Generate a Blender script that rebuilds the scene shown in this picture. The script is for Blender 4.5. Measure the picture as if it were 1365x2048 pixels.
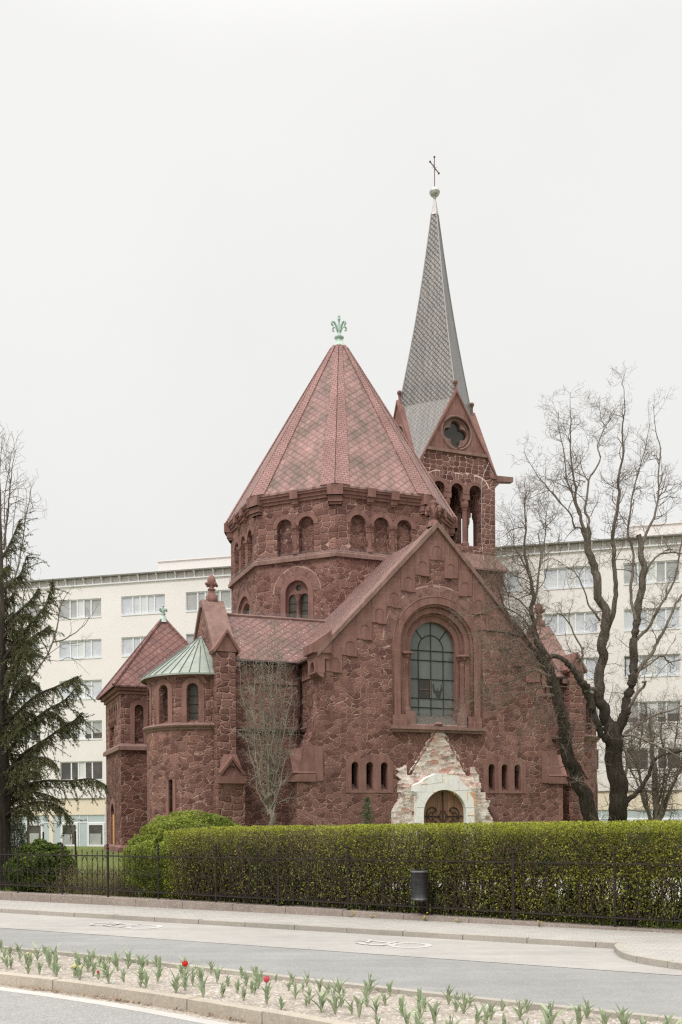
import bpy, math, random
import numpy as np
from mathutils import Vector, Matrix
from mathutils.geometry import tessellate_polygon
R = math.radians
random.seed(7); rng = np.random.default_rng(7)
for o in list(bpy.data.objects): bpy.data.objects.remove(o)
SC = bpy.context.scene
COL = SC.collection

# ---------------------------------------------------------------- camera, sky, sun
FPX, CX, HY, ROLL, CAMH = 1991.0, 682.5, 1643.0, R(.42), 1.7      # 35 mm shift lens, measured on the 1365x2048 photo
cd = bpy.data.cameras.new('camera'); cam = bpy.data.objects.new('camera', cd); COL.objects.link(cam)
cd.sensor_fit = 'VERTICAL'; cd.sensor_height = 36.0; cd.lens = FPX / 2048 * 36.0
cd.shift_y = (HY - 1024.0) / 2048.0; cd.shift_x = 0
cd.clip_start = .1; cd.clip_end = 6000
cam.location = (0, 0, CAMH)
cam.rotation_mode = 'QUATERNION'
cam.rotation_quaternion = Matrix.Rotation(R(90), 3, 'X').to_quaternion() @ Matrix.Rotation(-ROLL, 3, 'Z').to_quaternion()
SC.camera = cam

SUN_EL, SUN_AZ = R(52), R(215)
w = bpy.data.worlds.new('World'); SC.world = w; w.use_nodes = True
nt = w.node_tree; nt.nodes.clear()
def nn(nt, typ, props=None, **ins):
    n = nt.nodes.new(typ)
    for k, v in (props or {}).items(): setattr(n, k, v)
    for k, v in ins.items():
        key = int(k[1:]) if k[0] == '_' else k
        s = n.inputs[key]
        if isinstance(v, bpy.types.NodeSocket): nt.links.new(v, s)
        else:
            if isinstance(v, tuple) and len(v) == 3 and s.type == 'RGBA': v = v + (1,)
            s.default_value = v
    return n
sky = nn(nt, 'ShaderNodeTexSky', dict(sky_type='NISHITA', sun_disc=False, sun_elevation=SUN_EL, sun_rotation=SUN_AZ))
tc = nn(nt, 'ShaderNodeTexCoord')
sep = nn(nt, 'ShaderNodeSeparateXYZ', _0=tc.outputs['Generated'])
up = nn(nt, 'ShaderNodeMapRange', dict(interpolation_type='SMOOTHSTEP'), Value=sep.outputs['Z'], _1=.60, _2=.98, _3=0.0, _4=1.0)
lo = nn(nt, 'ShaderNodeMapRange', Value=sep.outputs['Z'], _1=.15, _2=.62, _3=0.0, _4=1.0)
c1 = nn(nt, 'ShaderNodeMix', dict(data_type='RGBA'), _0=lo.outputs[0], _6=(.835, .833, .815), _7=(.895, .89, .87))
cl = nn(nt, 'ShaderNodeTexNoise', Vector=tc.outputs['Generated'], Scale=2.2, Detail=4.0)
cl2 = nn(nt, 'ShaderNodeMapRange', Value=cl.outputs[0], _1=.3, _2=.7, _3=.965, _4=1.03)
c1b = nn(nt, 'ShaderNodeVectorMath', dict(operation='SCALE'), _0=c1.outputs[2], Scale=cl2.outputs[0])
c2 = nn(nt, 'ShaderNodeMix', dict(data_type='RGBA'), _0=up.outputs[0], _6=c1b.outputs[0], _7=(3.15, 3.1, 3.02))
skm = nn(nt, 'ShaderNodeMix', dict(data_type='RGBA'), _0=.004, _6=c2.outputs[2], _7=sky.outputs[0])
bg = nn(nt, 'ShaderNodeBackground', Color=skm.outputs[2], Strength=1.0)
out = nn(nt, 'ShaderNodeOutputWorld'); nt.links.new(bg.outputs[0], out.inputs[0])
sd = bpy.data.lights.new('sun', 'SUN'); sd.energy = 1.5; sd.angle = R(11); sd.color = (1, .96, .9)
sun = bpy.data.objects.new('sun', sd); COL.objects.link(sun)
sv = Vector((math.sin(SUN_AZ) * math.cos(SUN_EL), math.cos(SUN_AZ) * math.cos(SUN_EL), math.sin(SUN_EL)))   # towards the sun
sun.rotation_euler = sv.to_track_quat('Z', 'Y').to_euler(); sun.location = (-20, -30, 60)
vs = SC.view_settings; SC.display_settings.display_device = 'sRGB'
vs.view_transform = 'Standard'; vs.look = 'None'; vs.exposure = 0.0; vs.gamma = 1.0; vs.use_curve_mapping = False
SC.cycles.max_bounces = 6; SC.cycles.transparent_max_bounces = 8; SC.cycles.use_denoising = False; SC.cycles.filter_width = 1.3; SC.cycles.sample_clamp_indirect = 3.0

def at(px, py, Y):
    """real point at distance Y seen at that pixel of the photograph"""
    dx, dy = px - CX, HY - py
    x = dx * math.cos(ROLL) + dy * math.sin(ROLL); z = -dx * math.sin(ROLL) + dy * math.cos(ROLL)
    return Vector((x / FPX * Y, Y, CAMH + z / FPX * Y))

# ---------------------------------------------------------------- materials
MAT = {}
def newmat(name):
    m = bpy.data.materials.new(name); m.use_nodes = True; m.node_tree.nodes.clear(); MAT[name] = m
    return m, m.node_tree
def finish(m, nt, col, rough=.9, normal=None, metallic=0.0, spec=.3, extra=None):
    b = nn(nt, 'ShaderNodeBsdfPrincipled', Roughness=rough, Metallic=metallic)
    b.inputs['Specular IOR Level'].default_value = spec
    s = b.inputs['Base Color']
    if isinstance(col, bpy.types.NodeSocket): nt.links.new(col, s)
    else: s.default_value = tuple(col) + (1,)
    if normal is not None: nt.links.new(normal, b.inputs['Normal'])
    o = nn(nt, 'ShaderNodeOutputMaterial'); nt.links.new(b.outputs[0], o.inputs[0])
    return b
def ramp(nt, fac, stops):
    r = nn(nt, 'ShaderNodeValToRGB', Fac=fac)
    e = r.color_ramp.elements
    while len(e) < len(stops): e.new(.5)
    for i, (p, c) in enumerate(stops): e[i].position = p; e[i].color = tuple(c) + (1,)
    return r.outputs[0]
def mixc(nt, fac, a, b, mode='MIX'):
    return nn(nt, 'ShaderNodeMix', dict(data_type='RGBA', blend_type=mode), _0=fac, _6=a, _7=b).outputs[2]
def mth(nt, op, a, b=0.0, c=0.0):
    return nn(nt, 'ShaderNodeMath', dict(operation=op), _0=a, _1=b, _2=c).outputs[0]
def mrange(nt, v, a, b, c=0.0, d=1.0, smooth=False):
    return nn(nt, 'ShaderNodeMapRange', dict(interpolation_type='SMOOTHSTEP' if smooth else 'LINEAR'), Value=v, _1=a, _2=b, _3=c, _4=d).outputs[0]
def noise(nt, vec, scale, detail=4.0, rough=.55):
    return nn(nt, 'ShaderNodeTexNoise', Vector=vec, Scale=scale, Detail=detail, Roughness=rough)
def objc(nt): return nn(nt, 'ShaderNodeTexCoord').outputs['Object']
def uvc(nt): return nn(nt, 'ShaderNodeTexCoord').outputs['UV']
def bump(nt, h, dist, strength=1.0):
    return nn(nt, 'ShaderNodeBump', Strength=strength, Distance=dist, Height=h).outputs[0]

def rubble(name, stones, mortar, scale=2.1, zs=1.25, mw=(.022, .058), rnd=.9, hide=.45):
    m, nt = newmat(name); o = objc(nt)
    mp = nn(nt, 'ShaderNodeMapping', Vector=o); mp.inputs['Scale'].default_value = (1, 1, zs)
    d = noise(nt, mp.outputs[0], 1.7, 2.0)
    dv = nn(nt, 'ShaderNodeVectorMath', dict(operation='MULTIPLY_ADD'), _0=d.outputs[1], _1=(.22, .22, .22), _2=mp.outputs[0])
    d2 = noise(nt, o, 9.0, 2.0)
    dv = nn(nt, 'ShaderNodeVectorMath', dict(operation='MULTIPLY_ADD'), _0=d2.outputs[1], _1=(.05, .05, .05), _2=dv.outputs[0]).outputs[0]
    v1 = nn(nt, 'ShaderNodeTexVoronoi', Vector=dv, Scale=scale, Randomness=rnd)
    v2 = nn(nt, 'ShaderNodeTexVoronoi', dict(feature='DISTANCE_TO_EDGE'), Vector=dv, Scale=scale, Randomness=rnd)
    dfe = v2.outputs['Distance']
    bw = nn(nt, 'ShaderNodeSeparateColor', _0=v1.outputs['Color'])
    n1 = noise(nt, o, 14.0, 6.0, .7); n2 = noise(nt, o, .55, 3.0)
    sc = ramp(nt, bw.outputs[0], [(0, stones[0]), (.5, stones[1]), (1, stones[2])])
    sc = mixc(nt, 1.0, sc, ramp(nt, n1.outputs[0], [(.3, (.58, .57, .57)), (.7, (1.36, 1.34, 1.3))]), 'MULTIPLY')
    sc = mixc(nt, 1.0, sc, ramp(nt, n2.outputs[0], [(.3, (.84, .84, .86)), (.7, (1.12, 1.1, 1.08))]), 'MULTIPLY')
    n3 = noise(nt, o, 1.1, 3.0)
    e = mrange(nt, dfe, mw[0], mw[1], 1.0, 0.0, True)
    vis = mrange(nt, n3.outputs[0], .36, .62, hide, 1.0)
    n4 = noise(nt, o, 6.0, 3.0)
    vis = mth(nt, 'MULTIPLY', vis, mrange(nt, n4.outputs[0], .35, .6, .6, 1.0))
    f = mth(nt, 'MULTIPLY', e, vis)
    sc = mixc(nt, mth(nt, 'MULTIPLY', e, mth(nt, 'SUBTRACT', .75, mth(nt, 'MULTIPLY', vis, .75))), sc, mixc(nt, 1.0, sc, (.42, .40, .40), 'MULTIPLY'))  # recessed joints: stone edge shadow painted dark where mortar is hidden
    col = mixc(nt, f, sc, mortar)
    h = mth(nt, 'ADD', mrange(nt, dfe, 0, .09, 0, .7, True), mth(nt, 'ADD', mth(nt, 'MULTIPLY', n1.outputs[0], .7), mth(nt, 'MULTIPLY', bw.outputs[1], .35)))
    n6 = noise(nt, o, .22, 5.0, .6); mp6 = nn(nt, 'ShaderNodeMapping', Vector=o); mp6.inputs['Scale'].default_value = (1.8, 1.8, .25); n7 = noise(nt, mp6.outputs[0], 1.0, 5.0, .6)
    col = mixc(nt, 1.0, col, ramp(nt, n6.outputs[0], [(.32, (.80, .79, .80)), (.68, (1.14, 1.13, 1.12))]), 'MULTIPLY')
    col = mixc(nt, 1.0, col, ramp(nt, n7.outputs[0], [(.30, (.78, .76, .76)), (.48, (1, 1, 1)), (.75, (1.10, 1.09, 1.08))]), 'MULTIPLY')
    finish(m, nt, col, .92, bump(nt, h, .05, .9), spec=.2)
    return m
def coursed(name, stones, mortar, bw=.46, bh=.27, hide=.4, mw=.05):
    """squared random masonry: Chebychev cells give blocky stones of uneven size"""
    m, nt = newmat(name); o = objc(nt); u = uvc(nt)
    mp = nn(nt, 'ShaderNodeMapping', Vector=u); mp.inputs['Scale'].default_value = (1 / bw, 1 / bh, 1)
    d = noise(nt, o, 2.6, 3.0)
    dv = nn(nt, 'ShaderNodeVectorMath', dict(operation='MULTIPLY_ADD'), _0=d.outputs[1], _1=(.42, .5, .0), _2=mp.outputs[0]).outputs[0]
    f1 = nn(nt, 'ShaderNodeTexVoronoi', dict(voronoi_dimensions='2D', distance='CHEBYCHEV', feature='F1'), Vector=dv, Scale=1.0, Randomness=.62)
    f2 = nn(nt, 'ShaderNodeTexVoronoi', dict(voronoi_dimensions='2D', distance='CHEBYCHEV', feature='F2'), Vector=dv, Scale=1.0, Randomness=.62)
    df = mth(nt, 'SUBTRACT', f2.outputs['Distance'], f1.outputs['Distance'])
    e = mrange(nt, df, mw * .35, mw * 1.9, 1.0, 0.0, True)
    n1 = noise(nt, o, 14.0, 6.0, .7); n2 = noise(nt, o, .7, 3.0); n3 = noise(nt, o, 1.6, 4.0)
    bwv = nn(nt, 'ShaderNodeSeparateColor', _0=f1.outputs['Color']).outputs[0]
    sc = ramp(nt, bwv, [(0, stones[0]), (.5, stones[1]), (1, stones[2])])
    sc = mixc(nt, 1.0, sc, ramp(nt, n1.outputs[0], [(.3, (.64, .64, .64)), (.7, (1.28, 1.26, 1.22))]), 'MULTIPLY')
    sc = mixc(nt, 1.0, sc, ramp(nt, n2.outputs[0], [(.3, (.86, .86, .88)), (.7, (1.1, 1.1, 1.08))]), 'MULTIPLY')
    vis = mrange(nt, n3.outputs[0], .38, .6, hide, 1.0)
    sc = mixc(nt, mth(nt, 'MULTIPLY', e, mth(nt, 'SUBTRACT', .7, mth(nt, 'MULTIPLY', vis, .7))), sc, mixc(nt, 1.0, sc, (.42, .40, .40), 'MULTIPLY'))  # edge shadow painted into the stone colour along bare joints
    col = mixc(nt, mth(nt, 'MULTIPLY', e, vis), sc, mortar)
    h = mth(nt, 'ADD', mrange(nt, df, 0, .3, 0, 1.0, True), mth(nt, 'MULTIPLY', n1.outputs[0], .6))
    finish(m, nt, col, .92, bump(nt, h, .045, .9), spec=.2)
    return m
ST = [(.142, .070, .059), (.222, .116, .098), (.300, .164, .139)]
MORT = (.52, .36, .305)
M_rub = rubble('rubble_porphyry', ST, MORT, scale=3.05, zs=1.5)
M_rub_dark = rubble('rubble_porphyry_dark', [(.115, .052, .044), (.175, .085, .071), (.24, .125, .105)], (.50, .33, .28), scale=2.45, zs=1.7)
M_crs = coursed('coursed_porphyry', ST, MORT, .44, .30, .25, .038)
M_bel = coursed('coursed_porphyry_pale_joints', [(.13, .060, .051), (.20, .10, .085), (.28, .148, .125)], (.66, .48, .42), .42, .30, .55, .05)

M_block = simple('single_porphyry_blocks', (.235, .122, .102), .92, .3, 9.0, bmp=.03) if False else None
def dressed(name, base, joints=True):
    m, nt = newmat(name); o = objc(nt); u = uvc(nt)
    n1 = noise(nt, o, 1.3, 5.0, .6); n2 = noise(nt, o, 22.0, 4.0, .7)
    mp = nn(nt, 'ShaderNodeMapping', Vector=o); mp.inputs['Scale'].default_value = (3.2, 3.2, .35)
    n3 = noise(nt, mp.outputs[0], 1.6, 4.0)
    c = mixc(nt, 1.0, base, ramp(nt, n1.outputs[0], [(.3, (.80, .78, .78)), (.7, (1.16, 1.17, 1.16))]), 'MULTIPLY')
    c = mixc(nt, 1.0, c, ramp(nt, n3.outputs[0], [(.32, (.80, .78, .78)), (.5, (1, 1, 1)), (.75, (1.13, 1.12, 1.1))]), 'MULTIPLY')
    c = mixc(nt, 1.0, c, ramp(nt, n2.outputs[0], [(.3, (.88, .88, .88)), (.7, (1.1, 1.1, 1.1))]), 'MULTIPLY')
    h = mth(nt, 'MULTIPLY', n2.outputs[0], .3)
    if joints:
        b = nn(nt, 'ShaderNodeTexBrick', dict(offset=.37), Vector=u, Scale=1.0)
        b.inputs['Mortar Size'].default_value = .010; b.inputs['Mortar Smooth'].default_value = .5
        b.inputs['Brick Width'].default_value = .93; b.inputs['Row Height'].default_value = .62
        n4 = noise(nt, o, 3.0, 2.0)
        c = mixc(nt, mth(nt, 'MULTIPLY', b.outputs[1], mrange(nt, n4.outputs[0], .4, .6, .1, .75)), c, (.40, .265, .225))
    finish(m, nt, c, .9, bump(nt, h, .02, .6), spec=.2)
    return m
M_dr = dressed('dressed_sandstone', (.245, .132, .112))
M_dr2 = dressed('dressed_sandstone_plain', (.250, .136, .116), False)
M_drw = dressed('weathered_sandstone', (.262, .165, .142), False)

def slates(name, base, a=.44, k=1.0, line=.05, dark=(.25, .22, .22), lich=None, speck=0.0, metallic=0.0, rough=.7, vert=0.0, alt=0.12, lstr=.8, oneway=False):
    """diamond slating laid out in roof-plane metres"""
    m, nt = newmat(name); o = objc(nt); u = uvc(nt)
    s = nn(nt, 'ShaderNodeSeparateXYZ', _0=u)
    d = noise(nt, o, 1.5, 2.0)
    wob = mth(nt, 'MULTIPLY', mth(nt, 'SUBTRACT', d.outputs[0], .5), .06)
    x = mth(nt, 'MULTIPLY', mth(nt, 'ADD', s.outputs[0], wob), 1 / a); y = mth(nt, 'MULTIPLY', mth(nt, 'ADD', s.outputs[1], wob), k / a)
    p = mth(nt, 'ADD', x, y); q = mth(nt, 'SUBTRACT', y, x)
    fp = mth(nt, 'FRACT', p); fq = mth(nt, 'FRACT', q)
    mn = mth(nt, 'MINIMUM', fp, fq)
    if oneway: mn = mth(nt, 'MINIMUM', fp, mth(nt, 'MULTIPLY', fq, 2.6))
    ln = mrange(nt, mn, line, line * 2.0, 1.0, 0.0, True)
    cp = nn(nt, 'ShaderNodeCombineXYZ', _0=mth(nt, 'FLOOR', p), _1=mth(nt, 'FLOOR', q))
    wn = nn(nt, 'ShaderNodeTexWhiteNoise', dict(noise_dimensions='3D'), Vector=cp.outputs[0])
    c = mixc(nt, 1.0, base, ramp(nt, wn.outputs[0], [(0, (1 - alt,) * 3), (1, (1 + alt,) * 3)]), 'MULTIPLY')
    n1 = noise(nt, o, .7, 5.0, .6); n2 = noise(nt, o, 11.0, 5.0, .75)
    c = mixc(nt, 1.0, c, ramp(nt, n1.outputs[0], [(.3, (.78, .78, .80)), (.7, (1.18, 1.16, 1.15))]), 'MULTIPLY')
    c = mixc(nt, 1.0, c, ramp(nt, n2.outputs[0], [(.3, (.74, .74, .74)), (.7, (1.24, 1.23, 1.22))]), 'MULTIPLY')
    if lich:
        mp = nn(nt, 'ShaderNodeMapping', Vector=o); mp.inputs['Scale'].default_value = (1.5, 1.5, .22)
        n3 = noise(nt, mp.outputs[0], 1.1, 6.0, .65)
        c = mixc(nt, mrange(nt, n3.outputs[0], .44, .66, 0, .78), c, lich)
    if vert:
        mp = nn(nt, 'ShaderNodeMapping', Vector=u); mp.inputs['Scale'].default_value = (6.0, .25, 1)
        n5 = noise(nt, mp.outputs[0], 1.0, 3.0)
        c = mixc(nt, mrange(nt, n5.outputs[0], .45, .75, 0, vert), c, (.62, .60, .58))
    if speck:
        v = nn(nt, 'ShaderNodeTexVoronoi', Vector=o, Scale=5.5)
        c = mixc(nt, mrange(nt, v.outputs['Distance'], .13, .2, speck, 0, True), c, (.62, .52, .46))
    c = mixc(nt, mth(nt, 'MULTIPLY', ln, lstr), c, mixc(nt, 1.0, c, dark, 'MULTIPLY'))  # slate edges: overlap shadow painted in as dark lines
    h = mth(nt, 'ADD', mrange(nt, mn, 0, .25, 0, 1.0), mth(nt, 'MULTIPLY', n2.outputs[0], .3))
    finish(m, nt, c, rough, bump(nt, h, .03, .8), metallic=metallic, spec=.35 if rough > .4 else .7)
    return m
M_tile = slates('red_diamond_slates', (.345, .205, .190), .50, 1.15, .03, (.36, .31, .31), lich=(.135, .108, .082), alt=.10)
M_tile2 = slates('speckled_red_slates', (.235, .132, .118), .46, 1.0, .04, (.25, .2, .2), lich=(.14, .10, .088), speck=.7, alt=.09)
M_tile3 = slates('small_red_tower_slates', (.245, .122, .11), .50, 1.0, .04, (.25, .2, .2), lich=(.15, .08, .07), speck=.4, alt=.10)
M_zinc = slates('grey_zinc_shingles', (.122, .107, .094), .30, .85, .03, (.12, .11, .10), metallic=0.0, rough=.32, vert=.22, alt=.08, oneway=True, lstr=.65)
m, nt = newmat('red_strip_tiles'); u = uvc(nt); o = objc(nt)
b = nn(nt, 'ShaderNodeTexBrick', dict(offset=.5), Vector=u, Scale=1.0); b.inputs['Mortar Size'].default_value = .012
b.inputs['Brick Width'].default_value = .3; b.inputs['Row Height'].default_value = .16; b.inputs['Mortar Smooth'].default_value = .3
n1 = noise(nt, o, .9, 5.0); n2 = noise(nt, o, 16, 4.0)
c = mixc(nt, 1.0, (.365, .21, .192), ramp(nt, n1.outputs[0], [(.3, (.76, .74, .72)), (.7, (1.12, 1.12, 1.12))]), 'MULTIPLY')
c = mixc(nt, 1.0, c, ramp(nt, n2.outputs[0], [(.3, (.85, .85, .85)), (.7, (1.12, 1.12, 1.12))]), 'MULTIPLY')
c = mixc(nt, mth(nt, 'MULTIPLY', b.outputs[1], .95), c, (.12, .055, .05))
finish(m, nt, c, .75, bump(nt, mth(nt, 'SUBTRACT', 1.0, b.outputs[1]), .02)); M_strip = m

def simple(name, col, rough=.8, var=.15, scale=6.0, metallic=0.0, spec=.3, bmp=0.0, col2=None, c2scale=1.0, c2=(.5, .65), aniso=None):
    m, nt = newmat(name); o = objc(nt)
    if aniso:
        mp = nn(nt, 'ShaderNodeMapping', Vector=o); mp.inputs['Scale'].default_value = aniso; o = mp.outputs[0]
    n1 = noise(nt, o, scale, 5.0, .6)
    c = mixc(nt, 1.0, col, ramp(nt, n1.outputs[0], [(.28, (1 - var,) * 3), (.72, (1 + var,) * 3)]), 'MULTIPLY')
    if col2:
        n2 = noise(nt, o, c2scale, 5.0, .65)
        c = mixc(nt, mrange(nt, n2.outputs[0], c2[0], c2[1]), c, col2)
    nrm = bump(nt, n1.outputs[0], bmp) if bmp else None
    finish(m, nt, c, rough, nrm, metallic, spec)
    return m
M_verd = simple('verdigris_copper', (.48, .60, .53), .7, .15, 5, bmp=.005, col2=(.33, .46, .40))
M_cop = simple('aged_copper_sheet', (.30, .335, .29), .6, .14, 2.5, col2=(.38, .40, .35), c2scale=.8)
M_seam = simple('dark_seam', (.10, .12, .105), .6)
M_gal = simple('grey_metal_cap', (.42, .40, .39), .5, .12, 5, metallic=.3)
M_ball = simple('tarnished_ball', (.48, .49, .44), .35, .2, 6, metallic=.6)
M_iron = simple('black_iron', (.032, .025, .021), .75, .3, 9)
M_pipe = simple('brown_rainpipe', (.045, .022, .02), .5, .2, 4)
M_dark = simple('dark_interior', (.006, .004, .004), .9)  # near black, paints the unlit depth behind openings
M_dkglass = simple('dark_leaded_glass', (.035, .03, .022), .25, .3, 3, spec=.5)
M_brglass = simple('olive_leaded_glass', (.07, .063, .045), .35, .3, 2.5, spec=.5, col2=(.11, .1, .075), c2scale=1.5)
M_glass = simple('dusty_window_glass', (.115, .13, .118), .28, .22, 1.6, spec=.6, col2=(.16, .165, .145), c2scale=.9, aniso=(1, 1, .3))
M_ltglass = simple('pale_sky_glass', (.42, .47, .45), .15, .1, 2, spec=.6)
M_lead = simple('lead_came', (.03, .032, .03), .5)
M_white = simple('fresh_white_render', (.88, .87, .84), .85, .05, 8, bmp=.004, col2=(.80, .78, .74), c2scale=3)
M_board = simple('orange_plywood', (.62, .34, .12), .8, .1, 3, aniso=(4, 4, .5))
# door planks
m, nt = newmat('oak_door_planks'); o = objc(nt)
s = nn(nt, 'ShaderNodeSeparateXYZ', _0=o)
fx = mth(nt, 'FRACT', mth(nt, 'MULTIPLY', s.outputs[0], 8.0))
ln = mrange(nt, fx, .0, .08, 1.0, 0.0)
mp = nn(nt, 'ShaderNodeMapping', Vector=o); mp.inputs['Scale'].default_value = (30, 30, 1.5)
n1 = noise(nt, mp.outputs[0], 1.0, 5.0)
wn = nn(nt, 'ShaderNodeTexWhiteNoise', dict(noise_dimensions='1D'), W=mth(nt, 'FLOOR', mth(nt, 'MULTIPLY', s.outputs[0], 8.0)))
c = ramp(nt, n1.outputs[0], [(.3, (.16, .082, .045)), (.7, (.29, .16, .095))])
c = mixc(nt, 1.0, c, ramp(nt, wn.outputs[0], [(0, (.82,) * 3), (1, (1.15,) * 3)]), 'MULTIPLY')
c = mixc(nt, mth(nt, 'MULTIPLY', ln, .7), c, (.04, .02, .012))
finish(m, nt, c, .7); M_door = m
# broken masonry of the lost porch
m, nt = newmat('exposed_lime_and_brick'); o = objc(nt)
n1 = noise(nt, o, 2.6, 6.0, .7); n2 = noise(nt, o, 13.0, 5.0, .7)
mp = nn(nt, 'ShaderNodeMapping', Vector=o); mp.inputs['Scale'].default_value = (2.6, 2.6, 6.0)
v = nn(nt, 'ShaderNodeTexVoronoi', Vector=mp.outputs[0], Scale=1.0)
br = nn(nt, 'ShaderNodeSeparateColor', _0=v.outputs['Color'])
bc = ramp(nt, br.outputs[0], [(0, (.45, .23, .18)), (.3, (.60, .46, .39)), (.65, (.62, .56, .48)), (1, (.26, .15, .12))])
zs_ = nn(nt, 'ShaderNodeSeparateXYZ', _0=o)
lim = mth(nt, 'ADD', mrange(nt, zs_.outputs[2], 1.5, 5.0, .47, .60), 0.0)
dd = mth(nt, 'SUBTRACT', n1.outputs[0], lim)
c = mixc(nt, mrange(nt, dd, -.06, .08), bc, (.76, .70, .63))
c = mixc(nt, mrange(nt, n2.outputs[0], .60, .74, 0, .75), c, (.22, .15, .12))
finish(m, nt, c, .95, bump(nt, mth(nt, 'ADD', n2.outputs[0], v.outputs['Distance']), .05), spec=.1); M_ruin = m

M_cream = simple('cream_stucco', (.875, .835, .81), .9, .03, .5, col2=(.865, .82, .785), c2scale=.12, bmp=.002)
M_peach = simple('peach_stucco', (.87, .76, .61), .9, .03, .5)
M_pvc = simple('white_window_frame', (.82, .83, .84), .5, .03)
M_offpan = simple('off_white_panel', (.70, .72, .70), .5, .04)
M_bluepan = simple('pale_blue_cladding', (.52, .59, .60), .5, .04, 1.0)
M_rooflv = simple('grey_roof_louvres', (.66, .63, .59), .7, .08, 3)
M_roofedge = simple('grey_roof_edge', (.25, .24, .22), .8, .2, 3)
def glassmat(name, c1, c2, rough=.12):
    m, nt = newmat(name); o = objc(nt)
    n1 = noise(nt, o, .9, 2.0)
    c = ramp(nt, n1.outputs[0], [(.4, c1), (.6, c2)])
    finish(m, nt, c, rough, spec=.7); return m
M_ofg1 = glassmat('sky_painted_curtain_glass', (.56, .59, .64), (.66, .69, .72))  # pale tone: sky reflection painted in, plus white curtains behind
M_ofg2 = glassmat('shaded_office_glass', (.055, .05, .045), (.10, .085, .07), .08)  # dark copy without the painted reflection, mostly for lower rows
M_ofg3 = glassmat('half_shaded_office_glass', (.38, .39, .38), (.46, .47, .46))

def ground(name, base, spk, scale=40, rough=.95, big=.10, crack=None, joints=None, streak=False):
    m, nt = newmat(name); o = objc(nt)
    n1 = noise(nt, o, scale, 4.0, .8); n2 = noise(nt, o, .35, 5.0, .6); n3 = noise(nt, o, 3.0, 4.0, .6)
    v = nn(nt, 'ShaderNodeTexVoronoi', Vector=o, Scale=scale * 1.6)
    c = mixc(nt, 1.0, base, ramp(nt, n2.outputs[0], [(.3, (1 - big,) * 3), (.7, (1 + big,) * 3)]), 'MULTIPLY')
    c = mixc(nt, 1.0, c, ramp(nt, n3.outputs[0], [(.3, (.94,) * 3), (.7, (1.05,) * 3)]), 'MULTIPLY')
    c = mixc(nt, 1.0, c, ramp(nt, n1.outputs[0], [(.3, (1 - spk,) * 3), (.7, (1 + spk,) * 3)]), 'MULTIPLY')
    c = mixc(nt, mrange(nt, nn(nt, 'ShaderNodeSeparateColor', _0=v.outputs['Color']).outputs[0], .8, .95, 0, spk * 1.6), c, (.62, .61, .58))
    if streak:
        mp = nn(nt, 'ShaderNodeMapping', Vector=o); mp.inputs['Rotation'].default_value = (0, 0, R(30.6)); mp.inputs['Scale'].default_value = (.25, 3.0, 1)
        n5 = noise(nt, mp.outputs[0], 1.0, 4.0)
        c = mixc(nt, 1.0, c, ramp(nt, n5.outputs[0], [(.3, (.93,) * 3), (.7, (1.06,) * 3)]), 'MULTIPLY')
    h = n1.outputs[0]
    if joints:
        mp = nn(nt, 'ShaderNodeMapping', Vector=o); mp.inputs['Rotation'].default_value = (0, 0, R(30.6))
        b = nn(nt, 'ShaderNodeTexBrick', dict(offset=.5), Vector=mp.outputs[0], Scale=1.0)
        b.inputs['Mortar Size'].default_value = .006; b.inputs['Brick Width'].default_value = joints[0]; b.inputs['Row Height'].default_value = joints[1]
        b.inputs['Mortar Smooth'].default_value = .3; b.inputs['Color1'].default_value = (.93, .93, .93, 1); b.inputs['Color2'].default_value = (1.04, 1.03, 1.02, 1); b.inputs['Mortar'].default_value = (.72, .70, .67, 1)
        c = mixc(nt, 1.0, c, b.outputs[0], 'MULTIPLY')
    finish(m, nt, c, rough, bump(nt, h, .006, .6), spec=.15)
    return m
M_asph = ground('worn_grey_asphalt', (.28, .278, .270), .10, streak=True)
M_asph2 = ground('coarse_grey_asphalt', (.30, .294, .284), .25, 55)
M_lane = ground('pale_cycle_strip', (.385, .365, .343), .05, streak=True)
M_pave = ground('pale_paving', (.42, .40, .375), .05, joints=(.2, .1))
M_kerb = ground('concrete_kerb', (.39, .36, .315), .10, 30, big=.18)
M_kerb2 = ground('granite_kerb', (.44, .39, .32), .15, 30, big=.2)
M_plinth = ground('red_stone_plinth', (.29, .24, .21), .14, 20, big=.25)
M_paint = ground('worn_white_paint', (.50, .485, .46), .06, 30)
M_grit = ground('gutter_grit', (.42, .37, .315), .45, 45, big=.2)
M_soil = ground('dry_sandy_soil', (.365, .32, .275), .4, 26, big=.15)
M_path = ground('pale_courtyard_paving', (.50, .48, .45), .05, 20)
m, nt = newmat('lawn_ground'); o = objc(nt); n1 = noise(nt, o, 3, 5.0); n2 = noise(nt, o, 30, 4.0)
c = ramp(nt, n1.outputs[0], [(.35, (.12, .14, .05)), (.65, (.17, .20, .07))])
c = mixc(nt, 1.0, c, ramp(nt, n2.outputs[0], [(.3, (.6,) * 3), (.7, (1.3,) * 3)]), 'MULTIPLY')
finish(m, nt, c, 1.0, bump(nt, n2.outputs[0], .03), spec=.05); M_lawn = m

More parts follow.
